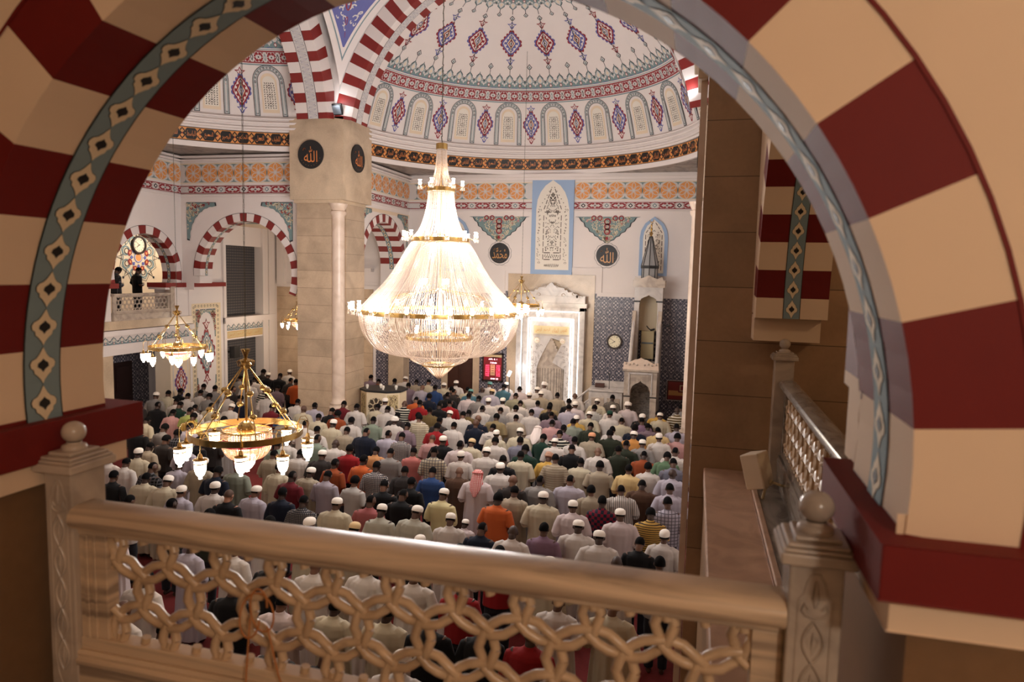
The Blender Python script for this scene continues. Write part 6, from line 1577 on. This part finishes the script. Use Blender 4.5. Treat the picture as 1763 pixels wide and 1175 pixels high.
PEOPLE = "-5.82,6.49,h,K,s;-2.13,6.5,h,W,r;-0.58,6.5,c,W,sc;-6.59,6.7,b,W,r;-5.05,6.56,h,W,r;-4.45,6.66,h,D,s;-3.79,6.59,h,K,s;-2.9,6.62,w,W,r;-1.39,6.57,b,Y4,s;-8.31,7.62,b,L,r;-7.04,7.55,h,W,r;-5.76,7.7,w,K,s;-4.96,7.57,h,A,r;-4.27,7.69,h,C,r;-3.5,7.58,h,C,r;-2.94,7.59,h,K,s;-2.29,7.67,h,K,s;-1.7,7.64,w,R,s;-9.52,8.65,h,W,r;-8.73,8.76,b,A,r;-7.33,8.81,w,L,r;-6.6,8.87,h,W,r;-5.81,8.63,h,K,s;-5.12,8.67,b,W,r;-4.31,8.71,w,W,r;-3.6,8.68,h,W,r;-2.94,8.74,b,R,s;-1.58,8.67,h,W,r;-0.87,8.69,h,C,r;-10.65,9.99,b,D,s;-9.78,10.17,h,W,s;-8.79,10.1,h,K,s;-7.92,9.94,h,E2,s;-6.64,9.8,h,W,r;-6,9.97,w,C,r;-5.2,9.97,c,B,r;-4,9.84,w,K,s;-3.35,9.81,h,W,r;-2.69,9.78,h,R,s;-1.92,9.79,w,C,r;-0.98,10.15,b,W,r;-0.35,10.13,h,G,s;-11.04,11.15,h,K,s;-10.45,11.34,h,C,r;-9.84,11.21,w,C,r;-9.3,10.95,w,L,r;-8.73,11.19,w,W,r;-8.22,10.89,n,K,s;-7.99,11.37,w,L,r;-7.36,11.32,h,N,s;-6.79,11.1,h,G,sc;-6.17,11.19,w,C,r;-5.6,11.4,h,P3,s;-5.19,10.99,w,S4,s;-4.56,11.03,w,S4,r;-3.93,11.06,w,W,r;-3.33,10.92,h,N,s;-2.74,10.73,b,W,r;-2.29,11.09,h,V2,s;-1.76,11.37,w,W,r;-1.35,10.98,w,W,r;-0.72,11.06,h,K,s;-0.35,11.48,w,W,r;-12.35,12.39,h,W,r;-11.76,12.21,h,W,r;-10.87,11.96,h,K,sp;-10.6,12.44,h,L,r;-9.98,12.41,w,B,r;-9.43,12.15,h,N,s;-7.82,12.36,h,M,s;-5.74,12.27,h,K,s;-5.22,11.97,h,K,s;-4.51,12.24,w,Y3,s;-3.97,11.97,w,A,child;-3.42,12.23,h,O,s;-2.03,12.42,w,A,r;-1.14,12.21,w,A,r;-12.32,13.49,h,B,r;-11.97,12.8,w,C,r;-9.29,12.65,h,S2,r;-8.31,12.69,h,C,r;-7.71,12.88,w,B,r;-7.15,12.58,h,V3,s;-6.51,12.55,h,G3,s;-5.37,12.76,h,K,s;-3.46,13.48,b,D,s;-3.23,12.73,h,B,r;-2.63,12.58,w,C,r;-1.54,12.74,h,N,sb;-0.63,12.52,h,Y,sy;-0.35,12.99,h,L,sp;-12.35,14.06,h,D,s;-11.56,14.24,h,K,s;-11.41,13.66,h,L,r;-9.19,13.78,h,B,r;-8.73,14.14,h,W,r;-8.11,14.07,w,D,r;-7.54,13.61,h,O2,s;-6.97,13.84,h,O,s;-6.49,13.5,h,W,sc;-5.87,13.6,h,D,r;-5.24,13.58,h,U,s;-4.75,13.91,b,D2,r;-4.24,13.6,k,A,rk;-3.94,14.27,w,W,r;-2.97,13.82,h,G,r;-2.35,13.9,h,L,r;-1.86,13.57,h,B,r;-1.29,13.79,h,W,rv;-0.92,14.21,h,D2,r;-0.35,13.99,h,L,r;-13.68,14.65,h,K,s;-13.24,15.02,h,G,s;-12.77,15.39,h,L,r;-12.55,14.7,h,K,sp;-11.52,14.76,h,D,s;-9.63,15.08,h,W,r;-9.59,14.56,h,S,s;-9.01,15.39,h,S,s;-8.31,15.04,b,W,r;-7.74,14.69,h,R,s;-7.21,14.97,h,T,r;-6.7,14.67,h,G,s;-6.35,15.2,h,P2,s;-5.75,15.01,h,C,sp;-5.12,15.09,w,W,r;-4.59,15.37,w,W,r;-4.07,14.96,h,K,s;-3.78,15.42,h,C,r;-2.94,15.32,h,B,rs;-1.92,15.28,h,B,s;-1.29,15.24,h,Y2,r;-0.35,15.32,b,L,r;-14.55,15.88,h,C,r;-13.53,16.48,h,Y,s;-12.38,16.28,h,G,r;-9.5,16.23,h,W,r;-8.72,16.36,h,B,r;-8.11,16.24,h,N,r;-7.11,16.26,h,W,sc;-5.96,16.15,w,K,r;-5.41,15.89,h,A,r;-5.3,16.4,c,C,r;-3.8,15.94,h,E,s;-3.2,15.8,u,Y,r;-2.76,16.45,h,K,s;-2.41,15.6,h,C,r;-2.13,16.49,b,W,r;-0.89,15.64,h,W,r;-0.52,16.49,h,S3,r;-0.35,15.91,h,G2,s;-14.6,16.95,h,P,r;-13.98,16.9,h,J,s;-13.06,16.83,h,W,r;-10.76,16.81,h,G,r;-10.14,16.73,h,W,r;-9.4,16.88,w,C,r;-7.62,16.57,h,L,r;-6.4,16.54,n,P,r;-4.96,17.48,w,C,r;-4.74,16.64,h,W,r;-4.14,16.8,h,G2,r;-3.33,17.19,w,W,r;-1.68,16.86,h,E2,s;-1.55,17.37,h,E2,s;-1.07,16.75,h,O2,s;-0.35,17,h,W,r;-16.36,17.61,h,D,s;-15.73,17.65,h,K,s;-15.48,18.12,h,W,s;-15.02,17.72,h,E,s;-14.4,17.63,h,W,s;-14.2,18.13,h,C,r;-13.58,18.21,w,W,r;-12.2,18.29,h,M,s;-11.63,18.07,h,U,s;-11.27,18.5,b,C,r;-10.33,17.74,h,C,r;-9.95,18.15,h,O2,r;-9.28,17.71,h,W,r;-8.72,17.95,h,S,s;-8.09,17.99,t,W,r;-7.52,18.42,h,C,rs;-7.5,17.5,h,V,s;-6.9,18.4,h,D,s;-6.66,17.57,h,R,s;-6.34,18.02,h,W,r;-5.76,18.22,b,N,s;-5.21,17.96,h,W,sj;-4.36,17.64,w,C,r;-3.99,18.07,k,W,rk;-3.73,17.59,h,E,s;-3.36,18.02,h,K,ss;-2.89,17.57,h,W,r;-2.52,18.07,p,B,r;-2.08,18.45,h,E2,r;-1.19,17.9,w,G,r;-0.79,18.31,w,W,r;-16.6,18.55,w,G,r;-16.6,19.09,h,C,r;-16.01,19.27,h,W,s;-15.24,19.34,h,G,s;-13.91,19.11,h,N,s;-12.04,19.42,h,W,r;-11.28,19.16,h,L,r;-10.4,18.58,h,K,s;-9.92,19.27,h,W,r;-8.87,19.18,h,W,r;-8.32,18.66,h,D,r;-7.76,18.91,h,W,s;-6.48,19.24,h,W,r;-5.94,18.98,b,N,s;-5.54,19.49,h,H2,r;-3.84,19.37,h,P,r;-3.4,18.74,h,V,s;-2.74,19.3,h,E2,r;-2.11,19.24,h,W,r;-1.51,19.38,h,N,r;-1.47,18.57,w,O3,r;-0.88,19.41,h,Y2,r;-0.35,18.68,h,P,s;-16.57,19.61,h,K,s;-15.92,19.79,h,W,s;-14.66,19.54,w,W,r;-13.71,20.28,h,W,r;-10.49,19.51,h,M,s;-9.46,20.33,w,W,r;-9.36,19.51,h,C,r;-8.32,20.43,h,R,s;-7.69,19.68,h,H,r;-7.06,19.67,w,W,r;-6.55,19.97,h,H,s;-5.69,20.44,h,G,r;-5.04,19.86,h,B,r;-4.7,20.45,h,W,r;-4.07,20.41,h,V,r;-3.29,20.24,w,Y,r;-3.27,19.58,h,S2,r;-1.39,20.39,h,V2,s;-1.18,19.9,h,V,r;-0.39,19.74,h,L,r;-16.6,20.79,h,G,s;-16,20.63,h,G,s;-15.42,20.82,h,D,s;-14.29,21.05,w,K,ss;-8.92,20.59,b,K,ss;-8.87,21.45,h,O,s;-7.72,20.58,h,K,s;-7.55,21.08,h,R,s;-6.31,20.59,h,W,r;-5.37,21.1,h,W,r;-4.33,21.28,h,K,s;-3.73,21.43,h,L,r;-2.99,20.76,w,C,r;-2.4,20.93,g,W,r;-1.99,20.54,h,C,r;-1.5,21.42,h,K,s;-1.42,20.91,w,K,s;-0.92,21.23,w,C,r;-15.48,21.84,h,W,r;-14.3,21.77,h,V,s;-8.59,21.92,h,N,s;-8,22.11,h,K,s;-7.34,22.37,h,A,r;-6.89,22,h,G,r;-6.43,21.65,w,W,r;-6.07,22.08,w,W,r;-5.44,22.02,h,W,s;-4.93,22.31,h,L,r;-4.44,21.98,h,H2,r;-3.67,22.22,w,A,r;-3.04,22.19,h,K,sc;-2.42,22.08,w,W,r;-2,22.47,t,A,r;-1.03,22.02,h,Y,r;-0.45,22.23,b,H,ss;-16.6,22.83,h,G,r;-15.97,22.85,h,W,r;-14.77,23.36,h,D,s;-14.09,22.63,h,O,s;-8.98,23.48,h,U,s;-8.21,23.29,h,D,s;-7.58,23.29,e,Q,r;-5.87,23.01,h,H3,r;-5.49,23.49,w,W,r;-4,22.97,h,K,s;-3.12,23.4,w,C,r;-0.35,23.07,h,G,r;-16.6,24.29,h,D,s;-16.1,23.88,w,K,s;-15.47,23.71,h,K,s;-11.61,24.33,h,O2,s;-11.02,24.5,h,G,s;-10.23,23.98,h,V,r;-9.57,23.67,b,L,r;-8.46,23.78,h,D,s;-7.83,23.76,h,C,r;-7.4,24.14,b,G,r;-6.9,23.6,c,L,r;-6.09,24.49,h,A,r;-5.18,23.94,w,B,r;-4.57,23.82,h,B,r;-3.96,23.94,b,W,r;-2.66,23.81,h,B,sc;-15.7,24.76,w,W,r;-12.12,24.73,h,V,s;-10.8,24.99,w,W,r;-10.24,24.76,h,B,r;-9.66,24.55,h,C,r;-9.03,24.51,w,C,r;-8.7,24.95,w,W,r;-7.42,25.09,e,W,r;-6.79,25.14,w,W,r;-6.71,24.54,h,Q,s;-5.46,24.52,w,W,r"
def crowd():
    L = []
    for i, s in enumerate(PEOPLE.split(';')):
        x, y, h, c, g = s.split(','); o = place_person(float(x), float(y), h, c, g, i); L.append([o, float(x), float(y), h, c, g])
    def short(p): return '%s %s%s' % (CC[p[4]][1], (PATTXT.get(p[5][1:], '')+' ') if p[5] != 'child' and PATTXT.get(p[5][1:], '') else '', 'robe' if p[5][0] == 'r' or p[5] == 'child' else 'shirt')
    def base(p): return 'person in %s, %s' % (short(p), HEADTXT[p[3]]) if p[5] != 'child' else 'small child in %s and %s' % (short(p), HEADTXT[p[3]])
    def nb(p, sx):
        q = [r for r in L if r is not p and abs(r[2]-p[2]) < .75 and .25 < (r[1]-p[1])*sx < 1.3]
        return min(q, key=lambda r: hypot(r[1]-p[1], (r[2]-p[2])*1.6)) if q else None
    def fr(p):
        q = [r for r in L if r is not p and abs(r[1]-p[1]) < .7 and .5 < r[2]-p[2] < 2.4]
        return min(q, key=lambda r: hypot((r[1]-p[1])*1.5, r[2]-p[2])) if q else None
    def sh(r): return '%s %s' % (short(r), {'h': '', 'b': '', 'n': ''}.get(r[3], 'and '+HEADTXT[r[3]].split()[-1])) if r else ''
    def cands(p):
        b = base(p); l, r, f = nb(p, -1), nb(p, 1), fr(p); out = [b]
        pos = 'near the far rows' if p[2] > 20 else 'mid crowd' if p[2] > 14 else 'near the balcony'
        if l: out.append(b+', right of %s' % sh(l))
        if r: out.append(b+', left of %s' % sh(r))
        if f: out.append(b+', behind %s' % sh(f))
        if l and r: out.append(b+', between %s and %s' % (short(l), short(r)))
        if l and f: out.append(b+', right of %s, behind %s' % (short(l), short(f)))
        if r and f: out.append(b+', left of %s, behind %s' % (short(r), short(f)))
        if l and f: out.append(b+', right of %s, behind %s' % (HEADTXT[l[3]]+' in '+CC[l[4]][1], CC[f[4]][1]+' '+HEADTXT[f[3]]))
        if r and f: out.append(b+', left of %s, behind %s' % (HEADTXT[r[3]]+' in '+CC[r[4]][1], CC[f[4]][1]+' '+HEADTXT[f[3]]))
        return [' '.join(t.replace(' ,', ',').split()) for t in out if len(t.split()) <= 16]
    C = [cands(p) for p in L]; cnt = {}
    for c in C:
        for t in set(c): cnt[t] = cnt.get(t, 0)+1
    rows = sorted(set(round(p[2]/1.25) for p in L)); used = {}
    for p, c in zip(L, C):
        u = [t for t in c if cnt[t] == 1]
        if u: t = u[0]
        else:
            r = round(p[2]/1.25); same = sorted(q[1] for q in L if round(q[2]/1.25) == r and q[4] == p[4] and q[3] == p[3]); k = same.index(p[1])+1
            od = lambda n: '%d%s' % (n, {1: 'st', 2: 'nd', 3: 'rd'}.get(n if n not in (11, 12, 13) else 0, 'th'))
            t = '%s, %s such from left, %s row from mihrab' % (base(p), od(k), od(len(rows)-rows.index(r)))
        n = used.get(t, 0); used[t] = n+1
        p[0]['label'] = t; p[0]['group'] = 'worshippers standing in rows in the hall'
crowd()
o = place_person(-5.32, 25.12, 't', 'W', 'r', 901, hs=1.06); o['label'] = 'person in white robe and white turban leading inside the lit mihrab'; o['group'] = 'worshippers standing in rows in the hall'
for k, (x, y, h, c, g, lb) in enumerate(((-18.45, 19.05, 'h', 'K', 'sp', 'person in dark checked shirt standing at the far balcony rail, left of two'), (-18.45, 19.95, 'h', 'K', 's', 'person in plain black shirt standing at the far balcony rail, right of two'))):
    o = place_person(x, y, h, c, g, 900+k, BF, -.25, 1.0); o['label'] = lb; o['group'] = 'people on the far balcony'
